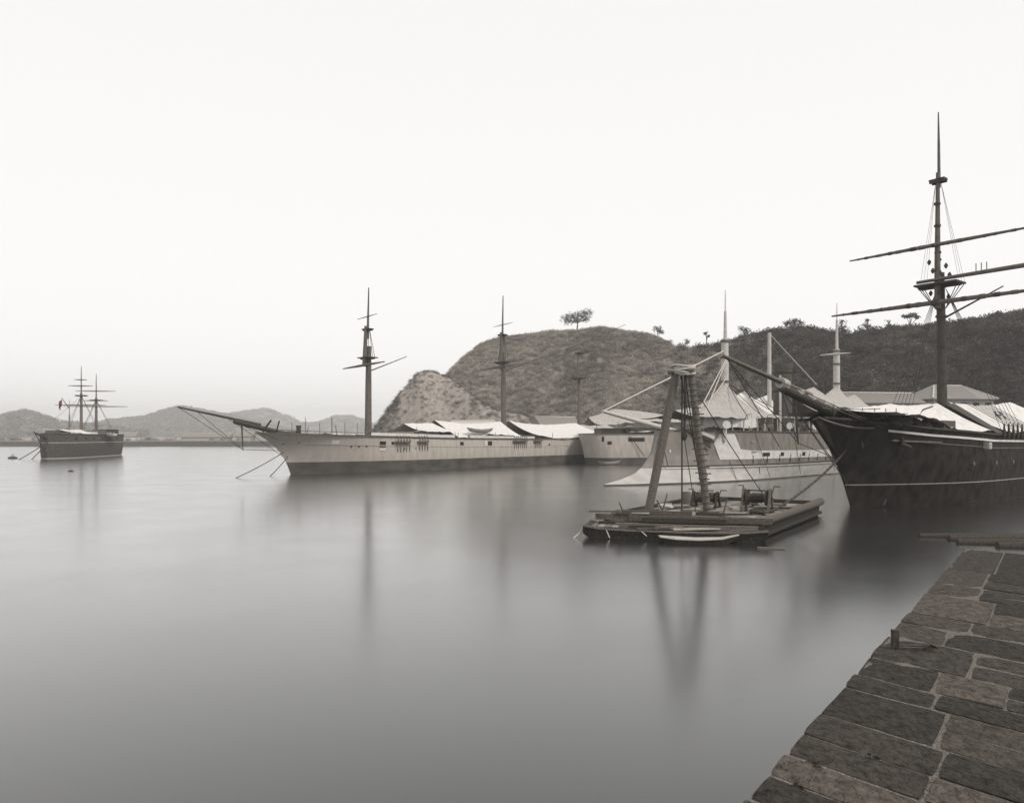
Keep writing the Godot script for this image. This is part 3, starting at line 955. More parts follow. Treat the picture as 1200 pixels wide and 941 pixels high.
func ship_boat(called: String, label: String, L: float, half: float, m: Material) -> Node3D:
	var t := thing(called)
	tag(t, label, "boat")
	var st := mk()
	soft(st)
	var n := 16
	var P := func(i: int, j: int, inn := 0.0) -> Vector3:
		var u := i / float(n) * 2.0 - 1.0
		var w := half * pow(maxf(0.0, 1.0 - pow(absf(u), 2.6)), 0.7) + 0.03 - inn
		var a := PI * j / 8.0
		var rise := 0.28 * u * u
		return Vector3(u * L * 0.5 * (0.80 + 0.20 * (1.0 - pow(sin(a), 0.7))), rise + 0.62 - (0.62 - inn) * pow(sin(a), 0.7), cos(a) * w)
	for i in n:
		for j in 8:
			quad(st, P.call(i, j), P.call(i, j + 1), P.call(i + 1, j + 1), P.call(i + 1, j))
			quad(st, P.call(i + 1, j, 0.05), P.call(i + 1, j + 1, 0.05), P.call(i, j + 1, 0.05), P.call(i, j, 0.05))
	put("hull", st, m, t)
	for k in [-0.25, 0.05, 0.35]:
		st = mk()
		var w: float = half * pow(1.0 - pow(absf(k * 2.0), 2.6), 0.7)
		box(st, Vector3(k * L, 0.5, 0), Vector3(0.22, 0.04, w * 1.9))
		put("thwart", st, M.deck, t)
	return t

# ---------------------------------------------------------------- the distant two-master at the left
func build_gunboat() -> void:
	var t := thing("gunboat", Vector3(-106.6, 0, -169), atan2(0.99, -0.14))
	t.scale = Vector3.ONE * 0.95
	t.position = Vector3(-104.8, 0, -169)
	tag(t, "distant dark hulled warship with two tall masts, seen end-on at the left", "ship")
	var H := {"sheer": [[0, 6.0], [0.2, 5.9], [0.5, 5.8], [1, 5.9]], "stem": [[-2, 0.4], [0, 0], [3, -0.1], [6.2, -0.4]], "stern": [[-2, 38], [0, 40], [3, 40.4], [6.2, 40.6]],
		"half": 4.4, "entry": 0.22, "run": 0.2, "fine": 0.75, "full": 0.6, "stern_low": 0.6, "stern_high": 0.75, "tumble": 0.12}
	var hull := put("hull", hull_band(H, func(_s): return 0.25, func(s): return lin(H.sheer, s), 7), surface(81, 0.03, 0.09, 0.1, 0.15, 0.8, 0.02), t)
	put("white_waterline", hull_band(H, func(_s): return -1.2, func(_s): return 0.25, 2), M.canvas_old, hull)
	put("rubbing_strake", hull_band(H, func(_s): return 3.75, func(_s): return 3.95, 1, 0.12, 0.0, 1.0, false), M.wall, hull)
	put("deck", deck_sheet(H, 0.9), M.deck, t)
	put("rail", rail_bar(H, 0.05, 0.3, 0.14), M.mast_dark, t)
	for k in 6: put("gun_port", hull_patch(H, 6.0 + k * 5.2, 7.0 + k * 5.2, 4.5, 5.2, 0.03, 2), M.dark, hull)
	var st := mk()
	spar(st, Vector3(2.4, 4.2, 0), Vector3(-6.4, 6.3, 0), 0.30, 0.16, 8)
	put("bowsprit", st, M.mast_dark, t)
	ropes(t, "anchor_chain", [[Vector3(-0.4, 4.0, 0.4), Vector3(-3.4, 0.0, -1.8), 0.1], [Vector3(-0.4, 3.6, -0.4), Vector3(-4.6, 0.0, -4.0), 0.15], [Vector3(-5.8, 6.1, 0), Vector3(0.0, 0.9, 0)]], 0.11, M.rope)
	for m in [[12.0, 14.6, 0.20, []], [19.0, 23.8, 0.42, [[13.6, 6.2], [18.6, 3.0], [20.2, 1.6]]], [28.6, 22.6, 0.42, [[13.6, 8.2], [17.8, 5.2], [15.2, 3.2]]]]:
		st = mk()
		var lo: float = m[2]
		tube(st, [Vector3(m[0], 4.6, 0), Vector3(m[0], lerpf(4.6, m[1], 0.62), 0), Vector3(m[0], lerpf(4.6, m[1], 0.64), 0), Vector3(m[0], m[1], 0)], [lo, lo * 0.8, lo * 0.45, lo * 0.18], 8)
		var mast := put("mast", st, M.mast_brown, t)
		for y in m[3]:
			st = mk()
			yard_shape(st, Vector3(m[0] - 0.4, y[0], -y[1]), Vector3(m[0] - 0.4, y[0], y[1]), 0.16)
			put("yard", st, M.mast_brown, mast)
		if m[3].size() > 0:
			fighting_top(mast, m[0], lerpf(4.6, m[1], 0.6), 0.8, 1.4, M.mast_dark)
			var list := []
			for k in 3:
				for s in [-1.0, 1.0]:
					list.append([Vector3(m[0] + k * 1.1, 6.0, s * 4.3), Vector3(m[0], lerpf(4.6, m[1], 0.6), 0)])
			ropes(t, "shroud", list, 0.03, M.rope)
	ropes(t, "stay", [[Vector3(19, 16.0, 0), Vector3(-5, 6.0, 0), 0.2], [Vector3(28.6, 16.0, 0), Vector3(19, 6.4, 0), 0.1]], 0.03, M.rope)
	st = mk()
	spar(st, Vector3(12.0, 12.4, 0), Vector3(8.2, 14.9, -0.2), 0.12, 0.07, 6)
	var gaff := put("gaff", st, M.mast_brown, t)
	st = mk()
	soft(st)
	for i in 8:
		for j in 6:
			var F := func(a: int, b: int) -> Vector3: return Vector3(7.9 - a * 0.11 - b * 0.05, 14.7 - b * 0.32 - 0.14 * a, -0.2 + 0.28 * sin(a * 0.9 + b * 0.3))
			quad(st, F.call(i, j), F.call(i, j + 1), F.call(i + 1, j + 1), F.call(i + 1, j))
	tag(put("flag", st, M.flag, gaff), "small dark red flag")
	awning(t, [[6.0, 7.1], [12.0, 7.0], [18.4, 7.2]], [[6.0, 6.3], [12, 6.1], [18.4, 6.3]], 3.9, 1.0, M.canvas, 4, 0.05, "awning", 20, 10)
	for d in [[24.0, 3.6, 1.6, 3.0, M.white], [34.0, 5.0, 1.5, 4.2, M.wall], [31.0, 2.0, 2.2, 3.0, M.timber[0]], [37.5, 1.6, 2.4, 4.6, M.timber[2]], [28.0, 1.4, 1.9, 5.0, M.timber[1]], [3.2, 1.4, 1.8, 3.0, M.timber[0]]]:
		st = mk()
		box(st, Vector3(d[0], 5.0 + d[2] * 0.5, 0), Vector3(d[1], d[2], d[3]))
		put("deckhouse", st, d[4], t)
	var b := ship_boat("ship_boat", "white boat slung on the near side of the distant two-masted ship", 6.4, 0.9, M.white)
	b.transform = t.transform * Transform3D(Basis.IDENTITY, Vector3(25.5, 5.2, 5.2))
	st = mk()
	for x in [23.2, 27.8]:
		tube(st, [Vector3(x, 4.9, 4.4), Vector3(x, 6.6, 4.5), Vector3(x, 7.3, 4.9), Vector3(x, 7.2, 5.3)], [0.1], 6)
		line(st, Vector3(x, 7.2, 5.25), Vector3(x, 5.7, 5.2), 0.03)
	put("davits", st, M.mast_dark, t)

# ---------------------------------------------------------------- the pale ship behind the ironclad's bow
func build_depot_ship() -> void:
	var t := thing("depot_ship", Vector3(13.6, 0, -138.5), atan2(0.243, 0.97))
	tag(t, "pale ship with dark waterline band and old awnings, mostly hidden behind the ram bow", "ship")
	var H := {"sheer": [[0, 5.5], [1, 5.6]], "stem": [[-2, 0.5], [0, 0], [3, -0.5], [6, -1.4]], "stern": [[-2, 25], [0, 27], [6, 28]],
		"half": 4.0, "entry": 0.16, "run": 0.2, "fine": 0.7, "full": 0.5, "stern_low": 0.2, "stern_high": 0.7, "tumble": 0.05}
	var hull := put("hull", hull_band(H, func(_s): return 1.2, func(s): return lin(H.sheer, s), 6), M.hull_pale, t)
	put("boot_top", hull_band(H, func(_s): return -1.4, func(_s): return 1.2, 3), M.hull_boot, hull)
	put("deck", deck_sheet(H, 1.0), M.deck, t)
	put("rail", rail_bar(H, 0.05, 0.3, 0.14), M.mast_brown, t)
	for g in [[3.2, 3.9, 0.8, 0.6], [2.0, 4.6, 0.4, 0.9], [8.4, 4.5, 3.2, 0.7]]:
		put("gun_port", hull_patch(H, g[0] - g[2] / 2, g[0] + g[2] / 2, g[1] - g[3] / 2, g[1] + g[3] / 2, 0.03, 3), M.dark, hull)
	awning(t, [[0.6, 8.6], [5.4, 10.2], [11, 9.8], [18, 8.9]], [[0.6, 7.4], [4, 7.3], [8, 7.7], [12, 7.9], [18, 7.8]], 3.8, 0.9, M.canvas_old, 13, 0.16)
	awning(t, [[7.6, 6.5], [16, 6.7]], [[7.6, 5.9], [10, 5.95], [16, 6.0]], 4.2, 1.0, M.canvas, 15, 0.1)
	for x in [1.0, 5.0, 9.5, 14.0]:
		var st := mk()
		line(st, on_hull(H, x, 5.4, 1.0, -0.3) - Vector3(0, 1.0, 0), on_hull(H, x, 5.4, 1.0, -0.3) + Vector3(0, 2.3, 0), 0.06)
		put("awning_post", st, M.mast_brown, t)
	for d in [[4.4, 4.0, 2.1, 4.0], [10.5, 5.0, 2.2, 4.2]]:
		var st := mk()
		box(st, Vector3(d[0], 4.5 + d[2] * 0.5, 0), Vector3(d[1], d[2], d[3]))
		put("deckhouse", st, M.timber[1], t)
	ropes(t, "side_line", [[on_hull(H, 7.0, 5.2, 1.0, 0.2), on_hull(H, 9.8, 1.4, 1.0, 0.6)]], 0.06, M.rope)
	var b := ship_boat("ship_boat", "small boat under the pale ship's side left of the ram bow", 4.4, 0.7, M.canvas_old)
	b.transform = t.transform * Transform3D(Basis.IDENTITY, Vector3(2.6, -0.12, 5.2))

# ---------------------------------------------------------------- the ironclad with the ram
func build_ironclad() -> void:
	var t := thing("ironclad", Vector3(9.05, 0, -75.9), atan2(0.696, 0.718))
	tag(t, "pale grey ironclad with a long ram bow, dark funnel and tent-like awnings round its masts", "ship")
	var H := {"sheer": [[0, 5.7], [0.3, 5.55], [1, 5.6]], "stem": [[-2, 3.4], [-0.7, 0.9], [-0.1, 0.0], [0.12, 0.3], [0.5, 3.0], [1.1, 5.7], [1.96, 7.25], [3.3, 8.8], [5.7, 9.9], [7, 10.2]], "stern": [[-2, 66], [0, 70], [3, 71.5], [6, 72]],
		"half": 6.6, "entry": 0.34, "run": 0.26, "fine": 0.95, "full": 0.72, "stern_low": 0.1, "stern_high": 0.7, "tumble": 0.02}
	var k1 := func(_s): return 1.62
	var k2 := func(_s): return 2.42
	var hull := put("hull", hull_band(H, k2, func(s): return lin(H.sheer, s), 8), M.iron_side, t)
	put("armour_belt", hull_band(H, func(_s): return 0.16, k1, 8), M.iron_belt, hull)
	put("boot_top", hull_band(H, func(_s): return -1.9, func(_s): return 0.16, 4), M.hull_boot, hull)
	put("side_band", hull_band(H, k1, k2, 2), M.iron_side, hull)
	put("belt_ledge", hull_band(H, func(_s): return 1.56, func(_s): return 1.72, 1, 0.14, 0.02, 1.0, false), M.iron_belt, hull)
	put("band_moulding", hull_band(H, func(_s): return 1.73, func(_s): return 1.86, 1, 0.05, 0.02, 1.0, false), M.dark, hull)
	put("deck", deck_sheet(H, 0.9), M.deck, t)
	put("rail", rail_bar(H, 0.04, 0.25, 0.1), M.mast_brown, t)
	# white painted casemate side and the light stripe aft of it
	var st := mk()
	flat(st)
	var tops := [[15.2, 4.2], [16.0, 5.32], [18.0, 5.32], [18.8, 3.6], [20.5, 3.42], [44.0, 3.3]]
	var n := 72
	for i in n:
		var xa := lerpf(15.2, 44.0, i / float(n))
		var xb := lerpf(15.2, 44.0, (i + 1) / float(n))
		var q := [on_hull(H, maxf(xa, 15.7), 2.44, 1, 0.05), on_hull(H, maxf(xb, 15.7), 2.44, 1, 0.05), on_hull(H, xb, lin(tops, xb), 1, 0.05), on_hull(H, xa, lin(tops, xa), 1, 0.05)]
		quad(st, q[0], q[1], q[2], q[3])
		quad(st, q[3], q[2], q[2] - Vector3(0, 0, 0.09), q[3] - Vector3(0, 0, 0.09))
		quad(st, q[1], q[0], q[0] - Vector3(0, 0, 0.09), q[1] - Vector3(0, 0, 0.09))
	put("white_side_panel", st, M.white, hull)
	for g in [[23.0, 2.95, 1.3, 0.42], [26.2, 2.95, 0.7, 0.42], [31.6, 2.9, 0.8, 0.45]]:
		put("gun_port", hull_patch(H, g[0] - g[2] / 2, g[0] + g[2] / 2, g[1] - g[3] / 2, g[1] + g[3] / 2, 0.08, 2), M.dark, hull)
	port_hole(H, 10.3, 3.4, 0.2, hull, M.white, "hawse_hole")
	for x in [13.2, 17.0, 21.6, 25.0, 29.5]: put("scupper_stain", hull_patch(H, x, x + 0.07, 0.5 + 0.3 * sin(x), 2.3, 0.012, 1), M.hull_boot, hull)
	for k in 9:
		put("side_stanchion", hull_patch(H, 20.6 + k * 2.5, 20.7 + k * 2.5, 2.0, 2.9, 0.09, 1), M.iron, hull)
	st = mk()
	beam(st, on_hull(H, 20.4, 3.35, 1, 0.25), on_hull(H, 43.5, 3.3, 1, 0.25), 0.1, 0.1)
	put("boat_boom", st, M.mast_pale, hull)
	st = mk()
	beam(st, on_hull(H, 20.4, 4.45, 1, 0.1), on_hull(H, 43.5, 4.45, 1, 0.1), 0.1, 0.07)
	put("side_moulding", st, M.iron_belt, hull)
	# bowsprit
	st = mk()
	spar(st, Vector3(14.0, 5.5, 0), Vector3(0.2, 7.6, 0), 0.30, 0.17, 10)
	put("bowsprit", st, M.mast_pale, t)
	# masts
	for m in [[24.0, 4.6, 20.5, 0.52, 16.2], [57.1, 4.6, 23.0, 0.56, 17.6]]:
		st = mk()
		tube(st, [Vector3(m[0], m[1], 0), Vector3(m[0], m[4] - 0.5, 0), Vector3(m[0], m[4] + 0.9, 0)], [m[3], m[3] * 0.85, m[3] * 0.8], 12)
		var mast := put("mast", st, M.mast_pale, t)
		st = mk()
		tube(st, [Vector3(m[0] + 0.1, m[4] - 0.4, 0), Vector3(m[0] + 0.1, m[2], 0)], [m[3] * 0.5, m[3] * 0.3], 8)
		put("topmast", st, M.mast_pale, mast)
		st = mk()
		tube(st, [Vector3(m[0] + 0.1, m[2] - 0.8, 0), Vector3(m[0] + 0.1, m[2] + 2.6, 0)], [0.11, 0.05], 6)
		put("pole", st, M.mast_pale, mast)
		for y in [m[4] - 4.4, m[4] - 1.4, m[4] + 0.6]:
			st = mk()
			disc(st, Vector3(m[0], y, 0), Vector3.UP, m[3] * 1.08, 0.24, 12)
			put("iron_band", st, M.mast_brown, mast)
		if m[0] > 40.0:
			st = mk()
			yard_shape(st, Vector3(m[0] - 0.6, m[4] + 0.1, -2.3), Vector3(m[0] - 0.6, m[4] + 0.1, 2.3), 0.16)
			put("yard", st, M.mast_pale, mast)
	st = mk()
	tube(st, [Vector3(39.8, 4.6, -2.2), Vector3(39.8, 19.6, -2.2)], [0.32, 0.24], 10)
	put("pole_mast", st, M.mast_pale, t)
	# funnel and steam pipe
	st = mk()
	tube(st, [Vector3(35.2, 4.6, 2.0), Vector3(35.2, 13.9, 2.0)], [1.22, 1.16], 24, false)
	tube(st, [Vector3(35.2, 13.9, 2.0), Vector3(35.2, 14.5, 2.0), Vector3(35.2, 14.6, 2.0)], [1.20, 1.3, 1.28], 24, false)
	tube(st, [Vector3(35.2, 14.6, 2.0), Vector3(35.2, 4.6, 2.0)], [1.05], 24, false)
	var fun := put("funnel", st, M.funnel, t)
	for y in [7.6, 11.0, 13.4]:
		st = mk()
		disc(st, Vector3(35.2, y, 2.0), Vector3.UP, 1.25, 0.14, 24)
		tube(st, [Vector3(35.2, y - 0.07, 2.0), Vector3(35.2, y + 0.07, 2.0)], [1.25], 24, false)
		put("hoop", st, M.iron, fun)
	st = mk()
	tube(st, [Vector3(33.7, 4.6, 2.4), Vector3(33.7, 13.0, 2.4)], [0.16], 8)
	put("steam_pipe", st, M.mast_pale, fun)
	# tents: the canvas is hauled up to a peak at each mast
	awning(t, [[13.2, 8.0], [17.5, 8.6], [21.0, 9.6], [23.4, 11.5], [24.8, 11.5], [26.5, 10.0], [28.8, 9.4]], [[13.2, 7.2], [21, 7.2], [28.8, 7.5]], 4.9, 0.8, M.canvas_old, 21, 0.08, "awning", 70, 26)
	awning(t, [[41.0, 11.4], [43.0, 12.0], [46.0, 11.7], [49.0, 12.3], [53.0, 11.3], [56.6, 12.7], [58.0, 12.7], [60.5, 11.2], [64.0, 11.8], [68.0, 10.6]], [[41.0, 7.8], [50, 8.0], [68.0, 7.9]], 5.6, 0.75, M.canvas_old, 22, 0.3, "awning", 70, 26)
	awning(t, [[27.0, 9.9], [29.5, 9.5], [32.0, 10.4], [34.5, 11.2], [37.5, 10.2], [41.5, 11.0]], [[27.0, 7.7], [41.5, 7.9]], 3.6, 0.75, M.canvas, 27, 0.25, "awning", 40, 20).position.z = -3.2
	# side screens and posts under the awnings
	st = mk()
	flat(st)
	for k in 14:
		var a := on_hull(H, 14.5 + k * 0.55, 5.5, 1.0, -0.45)
		var b := on_hull(H, 14.5 + (k + 1) * 0.55, 5.5, 1.0, -0.45)
		quad(st, Vector3(a.x, 6.05 + 0.06 * sin(k), a.z), Vector3(b.x, 6.05 + 0.06 * sin(k + 1.0), b.z), Vector3(b.x, 7.2, b.z - 0.1), Vector3(a.x, 7.2, a.z - 0.1))
	put("side_screen", st, M.canvas, t)
	for x in [14.4, 18.2, 22.2, 26.0, 30.0, 34.0, 36.2, 41.4, 46.0, 51.0]:
		st = mk()
		line(st, on_hull(H, x, 5.4, 1.0, -0.35), on_hull(H, x, 5.4, 1.0, -0.35) + Vector3(0, 2.0, -0.1), 0.055)
		put("awning_post", st, M.mast_pale, t)
	st = mk()
	beam(st, on_hull(H, 22.2, 5.4, 1.0, -0.35) + Vector3(0, 1.95, 0), on_hull(H, 36.2, 5.4, 1.0, -0.35) + Vector3(0, 2.05, 0), 0.09, 0.09)
	put("awning_spar", st, M.mast_pale, t)
	# deck fittings
	for d in [[19.0, 4.0, 1.3, 4.2], [28.5, 6.0, 1.9, 5.0], [45.0, 6.0, 2.0, 5.4], [52.0, 5.0, 1.8, 5.0]]:
		st = mk()
		box(st, Vector3(d[0], 4.65 + d[2] * 0.5, 0), Vector3(d[1], d[2], d[3]))
		put("deckhouse", st, M.timber[1], t)
	for v in [[30.6, 5.0], [37.4, 5.2], [42.6, 5.0], [16.4, 4.4], [44.6, 5.0]]:
		st = mk()
		tube(st, [Vector3(v[0], 4.6, v[1]), Vector3(v[0], 5.7, v[1]), Vector3(v[0] - 0.1, 6.1, v[1] + 0.05), Vector3(v[0] - 0.35, 6.3, v[1] + 0.3), Vector3(v[0] - 0.6, 6.35, v[1] + 0.55)], [0.22, 0.22, 0.3, 0.42, 0.46], 12)
		put("ventilator", st, M.white, t)
	for k in 12:
		st = mk()
		var f := on_hull(H, 16.0 + k * 1.7, 5.45, 1.0, -0.1)
		if k % 3 == 0:
			box(st, f + Vector3(0, 0.4, -0.7), Vector3(0.7, 0.75, 0.6))
			put("deck_locker", st, M.timber[k % 2], t)
		else:
			tube(st, [f + Vector3(0, 0.0, -0.4), f + Vector3(0, 0.55, -0.4), f + Vector3(0, 0.62, -0.4)], [0.14, 0.17, 0.2], 8)
			put("bollard", st, M.iron, t)
	for x in [19.5, 23.0, 27.2, 30.8, 37.0, 41.0]:
		st = mk()
		var f := on_hull(H, x, 5.3, 1.0, -0.1)
		tube(st, [f, f + Vector3(0, 1.5, 0.05), f + Vector3(0, 2.2, 0.4), f + Vector3(0, 2.35, 1.0)], [0.085, 0.08, 0.07, 0.05], 7)
		line(st, f + Vector3(0, 2.35, 1.0), f + Vector3(0.1, 0.5, 1.0), 0.025)
		put("davit", st, M.mast_brown if x > 25.0 else M.mast_pale, t)
	for x in [21.2, 29.0, 39.0]:
		st = mk()
		line(st, on_hull(H, x, 5.4, 1.0, 0.05), on_hull(H, x + 1.6, 0.4, 1.0, 0.5), 0.03, 0.1)
		put("side_rope", st, M.rope, t)
	# stowed anchor at the fore end of the casemate
	st = mk()
	beam(st, on_hull(H, 12.6, 5.6, 1.0, 0.2), on_hull(H, 14.8, 4.4, 1.0, 0.4), 0.22, 0.3)
	beam(st, on_hull(H, 12.8, 5.0, 1.0, 0.2), on_hull(H, 14.4, 3.8, 1.0, 0.4), 0.16, 0.16)
	line(st, on_hull(H, 11.6, 6.2, 1.0, 0.1), on_hull(H, 13.6, 4.4, 1.0, 0.35), 0.08)
	put("anchor", st, M.iron, t)
	st = mk()
	beam(st, on_hull(H, 13.6, 5.5, 1.0, 0.15), on_hull(H, 14.7, 4.9, 1.0, 0.6), 0.3, 0.35)
	put("anchor_bed", st, M.white, t)
	ropes(t, "stay", [[Vector3(0.3, 7.6, 0), Vector3(23.8, 15.6, 0), 0.0, 0.10], [Vector3(24.0, 14.6, 0.2), Vector3(11.5, 7.2, 3.8), 0.0, 0.07], [Vector3(24.0, 14.4, 0.2), Vector3(12.3, 7.2, 4.2), 0.0, 0.07], [Vector3(24, 12.4, 0.3), Vector3(14.5, 8.4, 3.0), 0.1, 0.06], [Vector3(39.9, 19.4, -2.2), Vector3(50.0, 12.7, 0), 0.0, 0.07]], 0.06, M.rope_pale)
	ropes(t, "shroud", [[Vector3(24.4, 11.6, 0.2), Vector3(19.0, 7.2, 5.8), 0.15, 0.05], [Vector3(24.4, 11.6, 0.2), Vector3(30.5, 7.4, 5.9), 0.2, 0.05], [Vector3(24.2, 11.6, 0.2), Vector3(22.2, 7.3, 6.0), 0.1, 0.04], [Vector3(24.4, 11.6, 0.2), Vector3(27.5, 7.3, 6.0), 0.15, 0.04]], 0.05, M.rope)
	ropes(t, "anchor_chain", [[on_hull(H, 8.0, 5.6, 1.0, 0.2), Vector3(8.9, 1.9, 1.9)], [on_hull(H, 9.2, 5.0, 1.0, 0.3), Vector3(8.0, 2.4, 1.3)]], 0.06, M.iron)

# ---------------------------------------------------------------- the dark ship at the right
func build_barque() -> void:
	var t := thing("dark_ship", Vector3(23.8, 0, -53), atan2(0.618, 0.786))
	tag(t, "black hulled square-rigged ship with raked bow and white awnings at the right edge", "ship")
	var H := {"sheer": [[0, 6.25], [0.06, 5.9], [0.14, 5.55], [0.3, 5.15], [0.6, 5.0], [1, 5.8]], "stem": [[-2, 1.6], [0, 0.3], [1.6, -0.6], [3.0, -1.4], [4.4, -2.3], [5.4, -3.0], [6.4, -3.7]], "stern": [[-2, 42], [0, 46], [3, 48.5], [6, 50]],
		"half": 4.7, "entry": 0.30, "run": 0.3, "fine": 1.15, "full": 0.72, "stern_low": 0.08, "stern_high": 0.65, "tumble": 0.05}
	var top := func(s): return lin(H.sheer, s)
	var hull := put("hull", hull_band(H, func(_s): return -2.0, top, 14, 0.0, 0.0, 1.0, true, [1.0, -1.0], 80), M.hull_black, t)
	put("white_line", hull_band(H, func(_s): return 1.60, func(_s): return 1.66, 1, 0.012, 0.0, 1.0, false), M.canvas_old, hull)
	put("white_strake", hull_band(H, func(s): return lin(H.sheer, s) - 0.52, func(s): return lin(H.sheer, s) - 0.36, 1, 0.10, 0.07, 0.44, false), M.white, hull)
	put("lower_strake", hull_band(H, func(s): return lin(H.sheer, s) - 1.04, func(s): return lin(H.sheer, s) - 0.96, 1, 0.07, 0.1, 1.0, false), M.mast_brown, hull)
	for k in 13:                                        # edges of the hull's copper and plank strakes, barely proud
		var y := 0.35 + k * 0.33
		if absf(y - 1.63) < 0.12: continue
		put("strake", hull_band(H, func(_s): return y, func(_s): return y + 0.02, 1, 0.007, 0.0, 1.0, false, [1.0], 40), M.hull_black, hull)
	put("deck", deck_sheet(H, 1.0), M.deck, t)
	put("rail", rail_bar(H, 0.06, 0.34, 0.14), M.mast_dark, t)
	for x in [10.0, 13.6, 17.1, 20.6]: port_hole(H, x, 3.0, 0.17, hull, M.mast_brown)
	for x in [2.6, 10.8]:
		put("hull_pipe_stain", hull_patch(H, x, x + 0.10, 0.1, 4.4, 0.012, 1), surface(90 + int(x), 0.05, 0.12, 0.1, 0.5, 0.8, 0.03), hull)
	# figurehead knee and hawse pipe
	var st := mk()
	flat(st)
	for s in [1.0, -1.0]:
		tri(st, Vector3(-4.7, 6.05, 0.14 * s), Vector3(-1.9, 3.8, 0.14 * s), Vector3(-2.6, 6.0, 0.14 * s))
	quad(st, Vector3(-4.7, 6.05, -0.14), Vector3(-4.7, 6.05, 0.14), Vector3(-2.6, 6.0, 0.14), Vector3(-2.6, 6.0, -0.14))
	quad(st, Vector3(-1.9, 3.8, -0.14), Vector3(-1.9, 3.8, 0.14), Vector3(-4.7, 6.05, 0.14), Vector3(-4.7, 6.05, -0.14))
	put("head_knee", st, M.hull_black, hull)
	port_hole(H, -0.6, 4.5, 0.28, hull, M.iron, "hawse_pipe")
	# bowsprit and jib-boom
	st = mk()
	spar(st, Vector3(2.6, 5.55, 0), Vector3(-8.3, 8.1, 0), 0.40, 0.30, 12)
	var bow := put("bowsprit", st, M.mast_dark, t)
	st = mk()
	spar(st, Vector3(-5.0, 7.75, 0), Vector3(-14.5, 9.75, 0), 0.19, 0.10, 10)
	put("jib_boom", st, M.mast_brown, bow)
	st = mk()
	tube(st, [Vector3(-8.6, 8.45, 0), Vector3(-8.0, 8.3, 0)], [0.36, 0.4], 10)
	put("cap_iron", st, M.canvas_old, bow)
	st = mk()                                             # headsail furled along the boom
	var pts := []
	var rad := []
	for k in 12:
		var u := k / 11.0
		pts.append(Vector3(lerpf(-2.2, -7.0, u), lerpf(6.95, 8.05, u) + 0.12 * sin(k * 1.7), 0.25 * sin(k * 2.1)))
		rad.append(0.16 + 0.10 * absf(sin(k * 1.3)))
	tube(st, pts, rad, 8)
	put("furled_sail", st, M.canvas_old, bow)
	ropes(t, "head_stay", [[Vector3(-14.3, 9.7, 0), Vector3(-6.5, 4.6, 0)], [Vector3(-8.3, 7.9, 0), Vector3(-1.8, 3.0, 0.1)], [Vector3(-8.3, 7.9, 0), Vector3(-0.4, 1.6, 0.2)], [Vector3(-8.4, 7.9, 0), Vector3(-6.5, 4.6, 0)], [Vector3(-6.5, 4.6, 0), Vector3(-2.3, 3.6, 0.1)], [Vector3(-12.5, 9.3, 0), Vector3(-1.0, 5.8, 2.6)], [Vector3(-8.2, 8.0, 0), Vector3(-0.6, 5.6, 2.7)], [Vector3(-14.2, 9.7, 0), Vector3(-9.0, 4.4, 0.2)]], 0.03, M.rope)
	st = mk()
	spar(st, Vector3(-6.9, 7.6, 0), Vector3(-6.5, 4.5, 0), 0.1, 0.06, 6)
	put("dolphin_striker", st, M.mast_dark, bow)
	ropes(t, "head_rail", [[Vector3(-4.6, 6.3, 0.3), Vector3(-1.0, 5.6, 2.3), 0.25, 0.07], [Vector3(-4.4, 6.9, 0.5), Vector3(-0.6, 6.9, 2.5), 0.06, 0.03]], 0.05, M.mast_brown)
	for k in 6:
		st = mk()
		var f := hull_point(H, 0.01 + k * 0.016, 6.2, 1.0, -0.1)
		line(st, f - Vector3(0, 0.4, 0), f + Vector3(0, 0.75, 0), 0.03)
		put("stanchion", st, M.mast_dark, t)
	ropes(t, "guard_rope", [[hull_point(H, 0.0, 6.9, 1.0, -0.1), hull_point(H, 0.11, 6.6, 1.0, -0.1), 0.06]], 0.025, M.rope)
	# foremast: raked a little forward
	var F := func(y: float) -> Vector3: return Vector3(15.3 - (y - 7.0) * 0.030, y, 0)
	st = mk()
	tube(st, [F.call(4.0), F.call(10.0), F.call(18.6)], [0.42, 0.37, 0.30], 14)
	var mast := put("foremast", st, M.mast_dark, t)
	st = mk()
	tube(st, [F.call(15.6) + Vector3(-0.62, 0, 0), F.call(19.0) + Vector3(-0.55, 0, 0), F.call(26.8) + Vector3(-0.25, 0, 0)], [0.25, 0.23, 0.14], 12)
	put("topmast", st, M.mast_brown, mast)
	st = mk()
	tube(st, [F.call(25.6) + Vector3(-0.05, 0, 0), F.call(29.0), F.call(31.8)], [0.14, 0.11, 0.05], 8)
	put("topgallant_mast", st, M.mast_brown, mast)
	fighting_top(mast, F.call(17.6).x - 0.2, 17.6, 1.0, 1.65, M.mast_dark)
	fighting_top(mast, F.call(26.2).x - 0.2, 26.2, 0.35, 0.6, M.mast_dark, "crosstrees")
	st = mk()
	yard_shape(st, F.call(16.05) + Vector3(-0.9, 0, -9.0), F.call(16.05) + Vector3(-0.9, 0, 9.2), 0.20, 10)
	put("yard", st, M.mast_brown, mast)
	st = mk()
	yard_shape(st, F.call(20.75) + Vector3(-0.95, 0, -7.2), F.call(20.75) + Vector3(-0.95, 0, 7.6), 0.16, 10)
	put("yard", st, M.mast_brown, mast)
	st = mk()
	spar(st, F.call(18.0) + Vector3(-0.9, -0.1, -1.5), F.call(18.0) + Vector3(-0.9, 0.0, 8.6), 0.13, 0.2, 8)
	put("spare_spar", st, M.mast_brown, mast)
	st = mk()
	spar(st, F.call(14.9) + Vector3(0.3, 0, 0.2), F.call(16.9) + Vector3(0.6, 0, 4.4), 0.09, 0.05, 6)
	put("boom_iron", st, M.mast_dark, mast)
